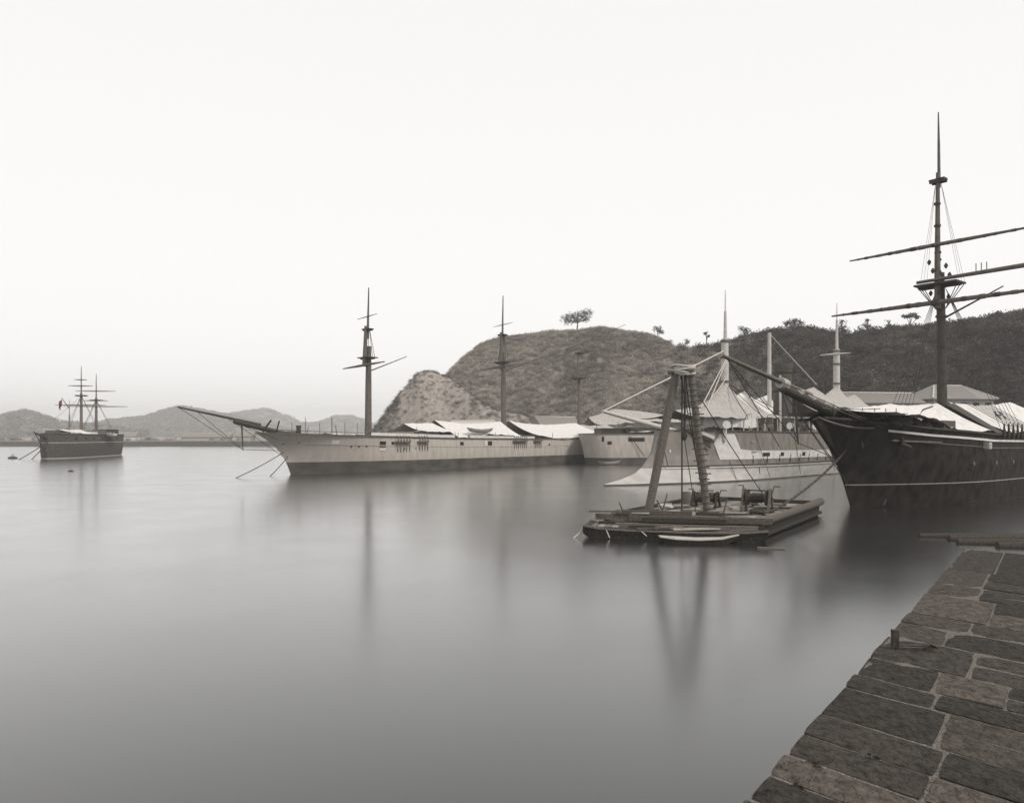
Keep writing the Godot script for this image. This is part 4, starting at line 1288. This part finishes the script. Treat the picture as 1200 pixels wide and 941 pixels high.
	for y in [9.5, 12.5, 15.0, 18.6, 19.6, 20.2, 22.4, 24.2]:
		st = mk()
		var base: Vector3 = F.call(y) + (Vector3(-0.45, 0, 0) if y > 18.5 else Vector3.ZERO)
		disc(st, base, Vector3.UP, 0.42 if y < 18.5 else 0.26, 0.16, 12)
		put("mast_band", st, M.iron, mast)
	for yd in [[16.05, 8.6, 0.19], [20.75, 6.8, 0.145]]:           # rope gaskets along each yard
		for k in 15:
			st = mk()
			var z: float = lerpf(-yd[1], yd[1], (k + rng.randf_range(0.2, 0.8)) / 15.0)
			var w: Vector3 = F.call(yd[0]) + Vector3(-0.93, 0, z)
			var rr: float = yd[2] * (1.0 - 0.6 * pow(absf(z) / (yd[1] + 0.5), 1.6))
			disc(st, w, Vector3(0, 0, 1), rr + rng.randf_range(0.015, 0.04), rng.randf_range(0.1, 0.6), 10)
			put("gasket", st, M.mast_dark if k % 2 else M.mast_brown, mast)
	# blocks, futtock shrouds and gear at the top and crosstrees
	for k in 9:
		st = mk()
		var a := TAU * k / 9.0
		var hgt: float = [17.2, 16.6, 18.3, 19.0, 16.9, 18.7, 19.5, 17.0, 16.4][k]
		var w: Vector3 = F.call(hgt) + Vector3(cos(a) * 0.65 - 0.2, 0, sin(a) * 0.75)
		tube(st, [w + Vector3(0, 0.22, 0), w, w - Vector3(0, 0.22, 0)], [0.06, 0.17, 0.06], 7)
		put("block", st, M.iron, mast)
	var fut := []
	for s in [-1.0, 1.0]:
		for k in 3: fut.append([F.call(17.6) + Vector3(-0.7 + k * 0.7, 0, 1.6 * s), F.call(15.6) + Vector3(0, 0, 0.36 * s)])
	ropes(t, "futtock_shroud", fut, 0.035, M.rope)
	for k in 3:
		st = mk()
		line(st, F.call(17.8) + Vector3(-0.9, 0, 3.0 + k * 0.38), F.call(18.6) + Vector3(-0.9, 0.1, 3.0 + k * 0.38), 0.035)
		put("spar_pin", st, M.mast_dark, mast)
	# shrouds, with ratlines, on both sides
	for s in [1.0, -1.0]:
		var feet := []
		for k in 6: feet.append(on_hull(H, 14.6 + k * 0.95, 5.0, s, 0.25))
		var list := []
		for f in feet: list.append([f, F.call(17.4) + Vector3(0.1, 0, 0.3 * s), 0.0])
		ropes(t, "shroud", list, 0.017, M.rope)
		var ups := []
		for k in 3: ups.append([F.call(17.7) + Vector3(-0.3 + k * 0.6, 0, 1.5 * s), F.call(26.0) + Vector3(-0.2, 0, 0.2 * s)])
		ropes(t, "topmast_shroud", ups, 0.011, M.rope)
		for k in 6:
			st = mk()
			var w: Vector3 = feet[k] + Vector3(0, 0.15, 0.02 * s)
			tube(st, [w - Vector3(0, 0.35, 0), w, w + Vector3(0, 0.9, 0)], [0.07, 0.12, 0.05], 6)
			put("deadeye", st, M.iron, t)
		# awnings: a fore one open at the mast, an after one with its ropes
	var aw := awning(t, [[-1.8, 6.95], [0.8, 7.0], [6.0, 7.5], [9.0, 7.45], [14.4, 7.75]], [[-1.8, 6.75], [0.8, 6.55], [4.0, 6.4], [7.0, 5.75], [10.0, 5.3], [14.4, 5.5]], 4.0, 1.0, M.canvas, 31, 0.12, "awning", 60, 22)
	awning(t, [[16.6, 7.9], [22.0, 7.75], [27.0, 8.0], [30.5, 8.3], [36.0, 7.6], [44.0, 7.4]], [[16.6, 5.5], [22, 5.35], [44, 5.4]], 4.3, 1.0, M.canvas, 33, 0.08, "awning", 60, 22)
	tag(awning(t, [[-2.3, 7.0], [-0.6, 7.12], [1.2, 6.75], [3.0, 6.5], [5.2, 6.1]], [[-2.3, 6.3], [1.0, 6.1], [5.2, 5.8]], 3.3, 0.9, M.hull_black, 37, 0.1, "tarpaulin", 24, 14), "black tarpaulin over the bow")
	aw.set_meta("label", "white canvas spread over the fore deck")
	st = mk()
	flat(st)                                              # dark sheet: painted shade for the open gap between awnings at the mast
	quad(st, Vector3(14.6, 7.7, 0.5), Vector3(16.4, 7.8, 0.5), Vector3(16.4, 5.3, 4.2), Vector3(14.9, 5.3, 4.2))
	quad(st, Vector3(14.6, 7.6, 0.45), Vector3(14.9, 5.2, 4.15), Vector3(16.4, 5.2, 4.15), Vector3(16.4, 7.7, 0.45))
	put("awning_gap_shade", st, M.mast_dark, t)
	for k in 7:
		ropes(t, "awning_rope", [[Vector3(19.2 + k * 0.9, 7.98, 0.2), on_hull(H, 19.0 + k * 0.85, 5.2, 1.0, 0.1), -0.04]], 0.03, M.rope)
	st = mk()                                              # small stock anchor lashed on the awning ropes
	beam(st, Vector3(20.4, 6.85, 2.2), Vector3(21.8, 6.9, 2.2), 0.09, 0.09)
	tube(st, [Vector3(20.5, 7.15, 2.1), Vector3(20.3, 6.85, 2.3), Vector3(20.5, 6.5, 2.6)], [0.05, 0.09, 0.05], 6)
	line(st, Vector3(21.7, 7.2, 2.0), Vector3(21.7, 6.5, 2.6), 0.05)
	put("grapnel", st, M.iron, t)
	# stowed gear on the forecastle
	for k in 9:
		st = mk()
		soft(st)
		var w := Vector3(1.2 + k * 0.85, 6.1 - k * 0.07, 2.6 + 0.25 * sin(k * 2.0) + k * 0.08)
		var sz := rng.randf_range(0.30, 0.52)
		var G := func(a: int, b: int) -> Vector3:
			var u := a / 10.0 * TAU
			var v := (b / 7.0 - 0.5) * PI
			var r := sz * (1.0 + 0.5 * bumpy.get_noise_3d(cos(u) * 70.0 + k * 40.0, v * 50.0, sin(u) * 70.0))
			return w + Vector3(cos(u) * cos(v) * r * 1.5, sin(v) * r, sin(u) * cos(v) * r)
		for i in 10:
			for j in 7: quad(st, G.call(i, j), G.call(i, j + 1), G.call(i + 1, j + 1), G.call(i + 1, j))
		put("stowed_bundle", st, M.timber[2], t)
	st = mk()
	tube(st, [on_hull(H, 3.2, 5.4, 1.0, -0.1), on_hull(H, 3.2, 5.4, 1.0, -0.1) + Vector3(0.1, 0.9, 0.05), on_hull(H, 3.2, 5.4, 1.0, 0.1) + Vector3(0.5, 1.5, 0.1), on_hull(H, 3.2, 5.4, 1.0, 0.3) + Vector3(1.3, 1.75, 0.2)], [0.06, 0.06, 0.055, 0.05], 8)
	put("davit", st, M.iron, t)
	st = mk()
	box(st, on_hull(H, 7.0, 5.5, 1.0, -0.5) + Vector3(0, 0.3, 0), Vector3(2.0, 0.75, 0.6))
	put("deck_locker", st, M.timber[0], t)
	st = mk()
	box(st, on_hull(H, 11.4, 4.35, 1.0, 0.25), Vector3(0.55, 0.5, 0.4))
	put("fender", st, M.canvas_old, t)
	st = mk()
	beam(st, on_hull(H, 1.2, 4.75, 1.0, 0.15), on_hull(H, 5.6, 4.6, 1.0, 0.15), 0.16, 0.12)
	put("anchor_stock", st, M.mast_brown, t)
	st = mk()
	tube(st, [on_hull(H, 1.8, 5.0, 1.0, 0.2), on_hull(H, 1.8, 4.5, 1.0, 0.35), on_hull(H, 2.6, 4.3, 1.0, 0.35)], [0.12, 0.16, 0.1], 8)
	put("anchor", st, M.iron, t)
	# the cable running down to the pontoon
	var links := mk()
	var a0 := t.transform * hull_point(H, 0.012, 4.1, 1.0, 0.1)
	var b0 := Vector3(14.3, 0.85, -41.5)
	var prev := a0
	for k in 46:
		var u := (k + 1) / 46.0
		var w := a0.lerp(b0, u) - Vector3(0, 0.35 * 4.0 * u * (1.0 - u), 0)
		var l := t.transform.affine_inverse() * prev
		var l2 := t.transform.affine_inverse() * w
		tube(links, [l, l.lerp(l2, 0.5), l2], [0.05, 0.10 if k % 2 else 0.07, 0.05], 5)
		prev = w
	put("mooring_chain", links, M.iron, t)

# ---------------------------------------------------------------- the sheer-legs pontoon
func build_pontoon() -> void:
	var t := thing("sheer_legs_pontoon", Vector3(12.1, 0, -36.7), atan2(0.83, 0.56))
	tag(t, "flat wooden pontoon carrying a tall timber A-frame hoist and two hand winches", "pontoon")
	# local: +X runs to the far end, -Z to the left; deck 8 by 13.5 m
	var st := mk()
	var b := []
	for y in [[-0.5, 0.35], [0.62, 0.0]]:
		b.append_array([Vector3(y[1], y[0], -y[1] * 0.3), Vector3(13.5 - y[1], y[0], -y[1] * 0.3), Vector3(13.5 - y[1], y[0], -8.0 + y[1] * 0.3), Vector3(y[1], y[0], -8.0 + y[1] * 0.3)])
	hexa(st, b)
	put("hull", st, M.pontoon_side, t)
	st = mk()
	tube(st, [Vector3(-0.3, 0.74, 0.02), Vector3(6.5, 0.80, 0.02), Vector3(13.7, 0.86, 0.02)], [0.2, 0.22, 0.24], 9)
	put("gunwale", st, M.timber[0], t)
	st = mk()
	beam(st, Vector3(13.4, 0.78, -0.2), Vector3(13.4, 0.78, -8.0), 0.26, 0.26)
	put("gunwale", st, M.timber[2], t)
	st = mk()
	beam(st, Vector3(0.2, 0.74, -8.0), Vector3(13.3, 0.78, -8.0), 0.24, 0.24)
	put("gunwale", st, M.timber[2], t)
	st = mk()
	beam(st, Vector3(0.0, 0.16, 0.08), Vector3(13.4, 0.22, 0.08), 0.14, 0.16)
	put("rubbing_strake", st, M.timber[2], t)
	for k in 15:                                           # deck planks laid along the pontoon, a few lifted
		var z := -0.42 - k * 0.51
		var p := k % 3
		var lift: float = [0.0, 0.012, 0.0, 0.02, 0.006][k % 5]
		for h in [[0.05, 4.4 + 0.5 * sin(k * 1.9)], [4.45 + 0.5 * sin(k * 1.9), 9.0 - 0.5 * cos(k * 2.3)], [9.05 - 0.5 * cos(k * 2.3), 13.2]]:
			st = mk()
			beam(st, Vector3(h[0], 0.66 + lift, z), Vector3(h[1], 0.66 + lift * 0.3, z + rng.randf_range(-0.01, 0.01)), 0.47, 0.06)
			put("deck_plank", st, M.plank[(p + int(h[0])) % 3], t)
	# A-frame: two tapered spars lashed at the head
	var head := Vector3(2.5, 8.6, -5.25)
	var foot_l := Vector3(2.27, 0.7, -6.84)
	var foot_r := Vector3(2.8, 0.7, -3.57)
	st = mk()
	tube(st, [foot_l, foot_l.lerp(head, 0.5), head + Vector3(0, 0.1, 0.0)], [0.235, 0.25, 0.22], 12)
	put("sheer_leg", st, M.timber[1], t)
	st = mk()
	tube(st, [foot_r, foot_r.lerp(head + Vector3(0.2, 0, 0.75), 0.5), head + Vector3(0.2, 0.1, 0.75)], [0.21, 0.21, 0.18], 12)
	var right_leg := put("sheer_leg", st, M.timber[1], t)
	for k in 22:                                           # climbing cleats up the right-hand leg
		st = mk()
		var u := 0.05 + k * 0.041
		var c := foot_r.lerp(head + Vector3(0.2, 0, 0.75), u)
		beam(st, c + Vector3(-0.25, 0, -0.25 + 0.1 * sin(k * 3.0)), c + Vector3(-0.25, 0.04 * sin(k * 5.0), 0.50 + 0.08 * cos(k * 2.0)), 0.05, 0.06)
		put("climbing_cleat", st, M.timber[0], right_leg)
	for k in 8:                                            # turns of heavy rope round both heads
		st = mk()
		var pts := []
		for a in 17:
			var u := a * TAU / 16
			pts.append(head + Vector3(0.08 + cos(u) * (0.44 + 0.06 * sin(k * 2.0)), -0.12 + k * 0.06 + 0.06 * sin(u * 2.0 + k), 0.36 + sin(u) * (0.60 + 0.07 * cos(k * 1.7))))
		tube(st, pts, [0.058], 6, false)
		put("lashing", st, M.rope_pale, t)
	st = mk()
	spar(st, head + Vector3(-0.30, -0.02, -0.38), head + Vector3(-0.2, 0.04, 1.08), 0.11, 0.10, 9)
	put("head_bolster", st, M.timber[1], t)
	for f in [foot_l, foot_r]:
		st = mk()
		box(st, f + Vector3(0, 0.08, 0), Vector3(0.9, 0.24, 0.95))
		put("leg_shoe", st, M.timber[2], t)
	# tackle
	ropes(t, "hoisting_rope", [[head + Vector3(0.05, -0.2, 0.3), Vector3(2.55, 0.75, -4.95), 0.0, 0.045], [head + Vector3(0.05, -0.2, 0.45), head + Vector3(0.05, -3.4, 0.42), 0.0, 0.03], [head + Vector3(0.05, -0.2, 0.55), head + Vector3(0.05, -3.4, 0.46), 0.0, 0.03], [head + Vector3(0.1, -0.2, 0.2), Vector3(6.3, 1.2, -5.0), 0.0, 0.03], [head + Vector3(0.1, -3.6, 0.4), Vector3(2.2, 0.75, -4.0), 0.0, 0.025]], 0.04, M.rope)
	st = mk()
	tube(st, [head + Vector3(0.05, -3.3, 0.44), head + Vector3(0.05, -3.55, 0.44), head + Vector3(0.05, -3.8, 0.44)], [0.08, 0.19, 0.08], 10)
	put("pulley_block", st, M.timber[2], t)
	ropes(t, "back_stay", [[head + Vector3(0.2, 0, 0.4), Vector3(13.2, 0.85, -7.6), 0.2, 0.035], [head + Vector3(0.2, 0, 0.4), Vector3(11.0, 0.85, -2.5), 0.15, 0.03]], 0.035, M.rope)
	# winches
	winch(t, Vector3(7.6, 0.69, -5.4), 1.5, 0.95, false)
	winch(t, Vector3(6.3, 0.69, -1.9), 1.5, 1.35, true)
	# clutter
	st = mk()
	beam(st, Vector3(9.5, 0.82, -7.5), Vector3(12.6, 0.84, -5.8), 0.5, 0.22)
	put("hatch_board", st, M.timber[2], t)
	st = mk()
	for k in 4: beam(st, Vector3(3.0 + k * 0.21, 0.74, -3.1), Vector3(1.2 + k * 0.3, 0.74, -0.9), 0.22, 0.1)
	put("board_pile", st, M.plank[1], t)
	pontoon_clutter(t)

func pontoon_clutter(t: Node3D) -> void:
	for k in 16:                                           # loose boards, offcuts and wedges
		var st := mk()
		var c := Vector3(rng.randf_range(0.6, 12.0), 0.74 + 0.03 * (k % 3), rng.randf_range(-7.4, -0.8))
		var a := rng.randf_range(-0.5, 0.5) + (PI * 0.5 if k % 2 == 0 else 0.0)
		var d := Vector3(cos(a), 0, sin(a)) * rng.randf_range(0.35, 1.3)
		beam(st, c - d, c + d + Vector3(0, rng.randf_range(0.0, 0.10), 0), rng.randf_range(0.12, 0.34), rng.randf_range(0.06, 0.16))
		put("loose_board", st, M.plank[k % 3] if k % 4 else M.timber[k % 3], t)
	for e in [[Vector3(4.8, 0.76, -1.4), 0.5], [Vector3(5.0, 0.76, -6.9), 0.45], [Vector3(9.4, 0.76, -3.2), 0.55], [Vector3(1.3, 0.76, -4.9), 0.4]]:
		var st := mk()
		var pts := []
		for i in 60:
			var u := i / 59.0
			pts.append(e[0] + Vector3(cos(u * 26.0) * e[1] * (0.55 + 0.45 * fmod(u * 3.0, 1.0)), u * 0.22, sin(u * 26.0) * e[1] * (0.55 + 0.45 * fmod(u * 3.0, 1.0))))
		tube(st, pts, [0.045], 5)
		put("rope_coil", st, M.rope if e[1] > 0.45 else M.rope_pale, t)
	for e in [Vector3(10.8, 0.69, -6.6), Vector3(8.9, 0.69, -7.1)]:
		var st := mk()
		tube(st, [e, e + Vector3(0, 0.4, 0), e + Vector3(0, 0.8, 0)], [0.24, 0.31, 0.24], 12)
		put("cask", st, M.timber[1], t)
	for e in [[1.1, -5.6, 1.2, 0.2], [1.0, -5.2, 0.9, -0.3], [2.2, -2.6, 0.9, 0.15], [0.5, -7.4, 0.7, -0.2]]:
		var st := mk()
		spar(st, Vector3(e[0], 0.6, e[1]), Vector3(e[0] + e[3], 0.7 + e[2], e[1] + e[3] * 1.5), 0.05, 0.035, 6)
		put("stake", st, M.timber[0], t)

func winch(t: Node3D, c: Vector3, w: float, h: float, framed: bool) -> void:
	var st := mk()
	tube(st, [c + Vector3(0, h * 0.6, -w * 0.42), c + Vector3(0, h * 0.6, -w * 0.40), c + Vector3(0, h * 0.6, w * 0.40), c + Vector3(0, h * 0.6, w * 0.42)], [0.34, 0.24, 0.24, 0.34], 14)
	var wn := put("winch", st, M.timber[2], t)
	for s in [-1.0, 1.0]:
		st = mk()
		for e in [-1.0, 1.0]:
			beam(st, c + Vector3(e * 0.48, 0.0, s * w * 0.5), c + Vector3(e * 0.06, h, s * w * 0.5), 0.12, 0.13, Vector3.RIGHT)
		beam(st, c + Vector3(-0.55, 0.06, s * w * 0.5), c + Vector3(0.55, 0.06, s * w * 0.5), 0.18, 0.12)
		put("side_frame", st, M.timber[1] if framed else M.timber[2], wn)
		st = mk()
		disc(st, c + Vector3(0, h * 0.62, s * w * 0.36), Vector3(0, 0, 1), h * 0.34, 0.07, 18)
		put("gear_wheel", st, M.iron, wn)
		st = mk()
		line(st, c + Vector3(0.0, h * 0.8, s * (w * 0.5 + 0.1)), c + Vector3(0.3, h * 1.1, s * (w * 0.5 + 0.12)), 0.03)
		line(st, c + Vector3(0.3, h * 1.1, s * (w * 0.5 + 0.1)), c + Vector3(0.3, h * 1.1, s * (w * 0.5 + 0.45)), 0.03)
		put("crank", st, M.iron, wn)
	st = mk()
	line(st, c + Vector3(0, h * 0.92, -w * 0.55), c + Vector3(0, h * 0.92, w * 0.55), 0.04)
	line(st, c + Vector3(0, h * 0.6, -w * 0.6), c + Vector3(0, h * 0.6, w * 0.6), 0.045)
	put("axle", st, M.iron, wn)
	for k in 7:
		st = mk()
		var pts := []
		for a in 13: pts.append(c + Vector3(cos(a * TAU / 12) * 0.27, h * 0.6 + sin(a * TAU / 12) * 0.27, (k - 3) * 0.08))
		tube(st, pts, [0.03], 5, false)
		put("rope_turn", st, M.rope, wn)

# ---------------------------------------------------------------- lighter, timbers, skiff, floating logs, quay bracket, buoy
func build_small_things() -> void:
	# a flat lighter moored along the pontoon's front
	var a := Vector3(4.05, 0, -38.3)
	var turn := atan2(-2.1, 8.0)                       # heads right and a little nearer
	var l := thing("lighter", a, turn)
	tag(l, "low dark flat-bottomed lighter under the stacked timbers, in front of the pontoon", "lighter")
	var st := mk()
	flat(st)
	var prof := [[-0.25, 0.58], [0.5, 0.46], [2.0, 0.40], [5.5, 0.40], [7.6, 0.46], [8.5, 0.56]]
	for i in prof.size() - 1:
		var p := []
		for q in [prof[i], prof[i + 1]]:
			var low := 0.22 if q == prof[0] or q == prof[-1] else -0.35
			p.append([Vector3(q[0], low, 1.1), Vector3(q[0], q[1], 1.2), Vector3(q[0], q[1], -1.2), Vector3(q[0], low, -1.1)])
		quad(st, p[0][0], p[1][0], p[1][1], p[0][1])
		quad(st, p[0][1], p[1][1], p[1][2], p[0][2])
		quad(st, p[0][2], p[1][2], p[1][3], p[0][3])
		quad(st, p[0][3], p[1][3], p[1][0], p[0][0])
		if i == 0: quad(st, p[0][0], p[0][1], p[0][2], p[0][3])
		if i == prof.size() - 2: quad(st, p[1][3], p[1][2], p[1][1], p[1][0])
	put("hull", st, M.pontoon_side, l)
	for s in [1.0, -1.0]:
		st = mk()
		for i in prof.size() - 1:
			beam(st, Vector3(prof[i][0], prof[i][1] + 0.03, 1.2 * s), Vector3(prof[i + 1][0], prof[i + 1][1] + 0.03, 1.2 * s), 0.14, 0.08)
		put("gunwale", st, M.plank[1], l)
	for k in 4:
		st = mk()
		beam(st, Vector3(0.3 + k * 0.34, 0.56, -1.1), Vector3(0.3 + k * 0.34, 0.56, 1.1), 0.30, 0.05)
		put("fore_plank", st, M.plank[k % 2 + 1], l)
	ropes(l, "hanging_rope", [[Vector3(0.9, 0.5, 1.24), Vector3(1.1, 0.06, 1.3)], [Vector3(2.6, 0.45, 1.24), Vector3(2.9, 0.2, 1.3)], [Vector3(-0.25, 0.55, 0.9), Vector3(-0.7, 0.0, 1.4), 0.1]], 0.03, M.rope_pale)
	var R := func(x: float, y: float, z: float) -> Vector3: return l.transform * Vector3(x, y, z)
	# squared timbers stacked across the lighter
	var stack := [
		[0.55, 7.9, 0.58, -0.85, 0.34, "thick dark timber lying rearmost on the lighter"], [0.9, 8.4, 0.58, -0.42, 0.32, "long squared timber second from the back on the lighter"],
		[0.4, 6.9, 0.57, 0.0, 0.30, "squared timber in the middle of the lighter"], [1.3, 8.1, 0.56, 0.40, 0.28, "pale edged timber in front of the middle one on the lighter"],
		[0.15, 6.2, 0.90, -0.62, 0.30, "upper timber jutting furthest left on the stack"], [1.9, 8.8, 0.90, -0.20, 0.28, "upper timber jutting furthest right on the stack"],
		[2.6, 6.6, 0.87, 0.22, 0.22, "short thin timber on top of the stack at its front"], [1.2, 5.0, 1.17, -0.45, 0.2, "topmost slim timber beside the foot of the left leg"]]
	for i in stack.size():
		var q: Array = stack[i]
		st = mk()
		var z2: float = q[3] + rng.randf_range(-0.10, 0.10)
		beam(st, R.call(q[0], q[2] + 0.0, q[3]), R.call(q[1], q[2] + rng.randf_range(-0.01, 0.03), z2), q[4] * rng.randf_range(0.8, 1.2), q[4])
		tag(put("timber", st, M.timber[[0, 1, 2, 1, 1, 0, 2, 0][i]], null), q[5], "timber", "timbers stacked on the lighter")
	for k in 10:
		st = mk()
		var x := rng.randf_range(0.4, 7.4)
		var z := rng.randf_range(-0.9, 1.0)
		var ang := rng.randf_range(-0.35, 0.35)
		var h := 0.50 if z > 0.62 else 1.10
		if h > 1.0: z = rng.randf_range(-0.7, 0.1)
		var d := Vector3(cos(ang), 0, sin(ang)) * rng.randf_range(0.5, 1.3)
		beam(st, Vector3(x, h + 0.03 * (k % 4), z) - d, Vector3(x, h + 0.03 * (k % 4) + rng.randf_range(0.0, 0.08), z) + d, rng.randf_range(0.10, 0.26), rng.randf_range(0.05, 0.10))
		put("loose_board", st, [M.plank_pale, M.plank[1], M.timber[2], M.plank[0], M.timber[0]][k % 5], l)
	# pale punt in front
	var s := thing("punt", Vector3(7.15, 0, -35.6), -0.05)
	tag(s, "small flat punt with a pale deck, its right end raised, in front of the lighter", "boat")
	st = mk()
	flat(st)
	var ends := [[-0.15, 0.10, 0.26, 0.30], [0.5, -0.2, 0.20, 0.62], [1.6, -0.2, 0.17, 0.72], [2.7, -0.15, 0.22, 0.62], [3.5, 0.24, 0.38, 0.30]]   # x, bottom, top, half width
	for i in ends.size() - 1:
		var e0: Array = ends[i]
		var e1: Array = ends[i + 1]
		var p0 := [Vector3(e0[0], e0[1], e0[3] * 0.8), Vector3(e0[0], e0[2], e0[3]), Vector3(e0[0], e0[2], -e0[3]), Vector3(e0[0], e0[1], -e0[3] * 0.8)]
		var p1 := [Vector3(e1[0], e1[1], e1[3] * 0.8), Vector3(e1[0], e1[2], e1[3]), Vector3(e1[0], e1[2], -e1[3]), Vector3(e1[0], e1[1], -e1[3] * 0.8)]
		for k in 4: quad(st, p0[k], p1[k], p1[(k + 1) % 4], p0[(k + 1) % 4])
		if i == 0: quad(st, p0[0], p0[1], p0[2], p0[3])
		if i == ends.size() - 2: quad(st, p1[3], p1[2], p1[1], p1[0])
	put("hull", st, M.pontoon_side, s)
	for k in 4:
		st = mk()
		for i in ends.size() - 1:
			var za: float = ends[i][3] * (k - 1.5) * 0.48
			var zb: float = ends[i + 1][3] * (k - 1.5) * 0.48
			beam(st, Vector3(ends[i][0], ends[i][2] + 0.025, za), Vector3(ends[i + 1][0], ends[i + 1][2] + 0.025, zb), minf(ends[i][3], ends[i + 1][3]) * 0.45 + 0.03, 0.04)
		put("deck_plank", st, M.plank_pale, s)
	# a plank adrift
	st = mk()
	beam(st, Vector3(11.0, 0.02, -33.6), Vector3(12.1, 0.02, -33.3), 0.22, 0.1)
	tag(put("floating_plank", st, M.plank[1]), "short plank adrift just in front of the pontoon", "plank")
	# waterlogged timbers behind the far end of the quay
	var logs := [[20.4, -37.6, 27.0, -37.0, 0.2, "thin log afloat furthest out behind the quay end"], [21.2, -36.4, 28.5, -36.0, 0.26, "second log from the dark ship afloat behind the quay end"], [20.9, -35.2, 27.5, -34.6, 0.24, "third log from the dark ship afloat behind the quay end"], [22.0, -34.0, 29.0, -33.6, 0.28, "thick dark log afloat nearest the quay end"]]
	for e in logs:
		st = mk()
		tube(st, [Vector3(e[0], 0.02, e[1]), Vector3((e[0] + e[2]) / 2, 0.05, (e[1] + e[3]) / 2 + 0.1), Vector3(e[2], 0.0, e[3])], [e[4] * 0.8, e[4], e[4] * 0.9], 9)
		tag(put("floating_log", st, M.timber[2]), e[5], "log", "logs afloat behind the quay")
	# weed and moss in the worn corner of the quay, and low growth behind the far sea wall
	var moss := []
	var e_dir := Vector3(0.592, 0, -0.806)
	var c_dir := Vector3(0.638, 0, 0.770)
	for i in 900:
		var along := rng.randf_range(-1.6, 1.5)
		var inl := absf(rng.randfn(0.0, 0.35))
		var w := Vector3(1.26, 3.004, -4.1) + e_dir * along + c_dir * (0.03 + inl)
		if bumpy.get_noise_2d(w.x * 90.0, w.z * 90.0) < 0.05: continue
		var v := rng.randf_range(0.012, 0.04)
		moss.append([w, rng.randf_range(0.008, 0.028), rng.randf() * TAU, Color(v * 1.15, v * 1.02, v * 0.8), 0.5])
	scrub("quay_moss", "dark moss on the worn near corner of the quay paving", "moss", moss, 501, 40, 0.35)
	var shore := []
	for i in 420:
		var u := rng.randf()
		var v := rng.randf_range(0.04, 0.10)
		if bumpy.get_noise_2d(u * 900.0, 3.0) < -0.1: continue
		shore.append([Vector3(lerpf(-540, -60, u), 3.2, lerpf(-396, -410, u) - rng.randf_range(2.0, 40.0)), rng.randf_range(0.8, 2.4), rng.randf() * TAU, Color(v * 1.1, v, v * 0.88), rng.randf_range(0.6, 1.1)])
	scrub("shore_scrub", "low bushes behind the sea wall on the far shore", "scrub", shore, 502, 60, 0.28)
	# iron bracket on the quay edge
	var br := thing("iron_bracket", Vector3(3.72, 3.0, -7.05))
	tag(br, "rusty iron bracket standing up at the quay edge", "bracket")
	var inland := Vector3(0.97, 0, 0.12).normalized()
	st = mk()
	box(st, Vector3(-0.12, 0.09, 0), Vector3(0.055, 0.2, 0.05))
	put("upright", st, M.iron, br)
	st = mk()
	beam(st, Vector3(-0.12, 0.022, 0.02), Vector3(-0.12, 0.022, 0.02) + inland * 0.34, 0.035, 0.03)
	beam(st, Vector3(-0.12, 0.028, -0.045), Vector3(-0.12, 0.028, -0.045) + inland * 0.30, 0.02, 0.02)
	put("arm", st, M.iron, br)
	st = mk()
	tube(st, [Vector3(0.2, 0.0, 0.05), Vector3(0.2, 0.035, 0.05), Vector3(0.21, 0.055, 0.05)], [0.085, 0.08, 0.05], 12)
	put("boss", st, M.iron, br)
	# mooring buoys
	for e in [[Vector3(-114.5, 0, -172), 0.75, "dark mooring buoy left of the distant two-masted ship"], [Vector3(-63.5, 0, -108), 0.28, "tiny float adrift in the bay right of the two-masted ship"]]:
		var bu := thing("mooring_buoy", e[0])
		tag(bu, e[2], "buoy")
		st = mk()
		var r: float = e[1]
		tube(st, [Vector3(0, -r * 0.5, 0), Vector3(0, -r * 0.2, 0), Vector3(0, r * 0.4, 0), Vector3(0, r * 0.7, 0)], [r * 0.6, r * 1.3, r * 1.3, r * 0.5], 16)
		put("float", st, M.iron, bu)
		st = mk()
		var pts := []
		for a2 in 13: pts.append(Vector3(cos(a2 * TAU / 12) * r * 0.35, r * 0.95 + sin(a2 * TAU / 12) * r * 0.35, 0))
		tube(st, pts, [r * 0.09], 6, false)
		put("ring", st, M.iron, bu)
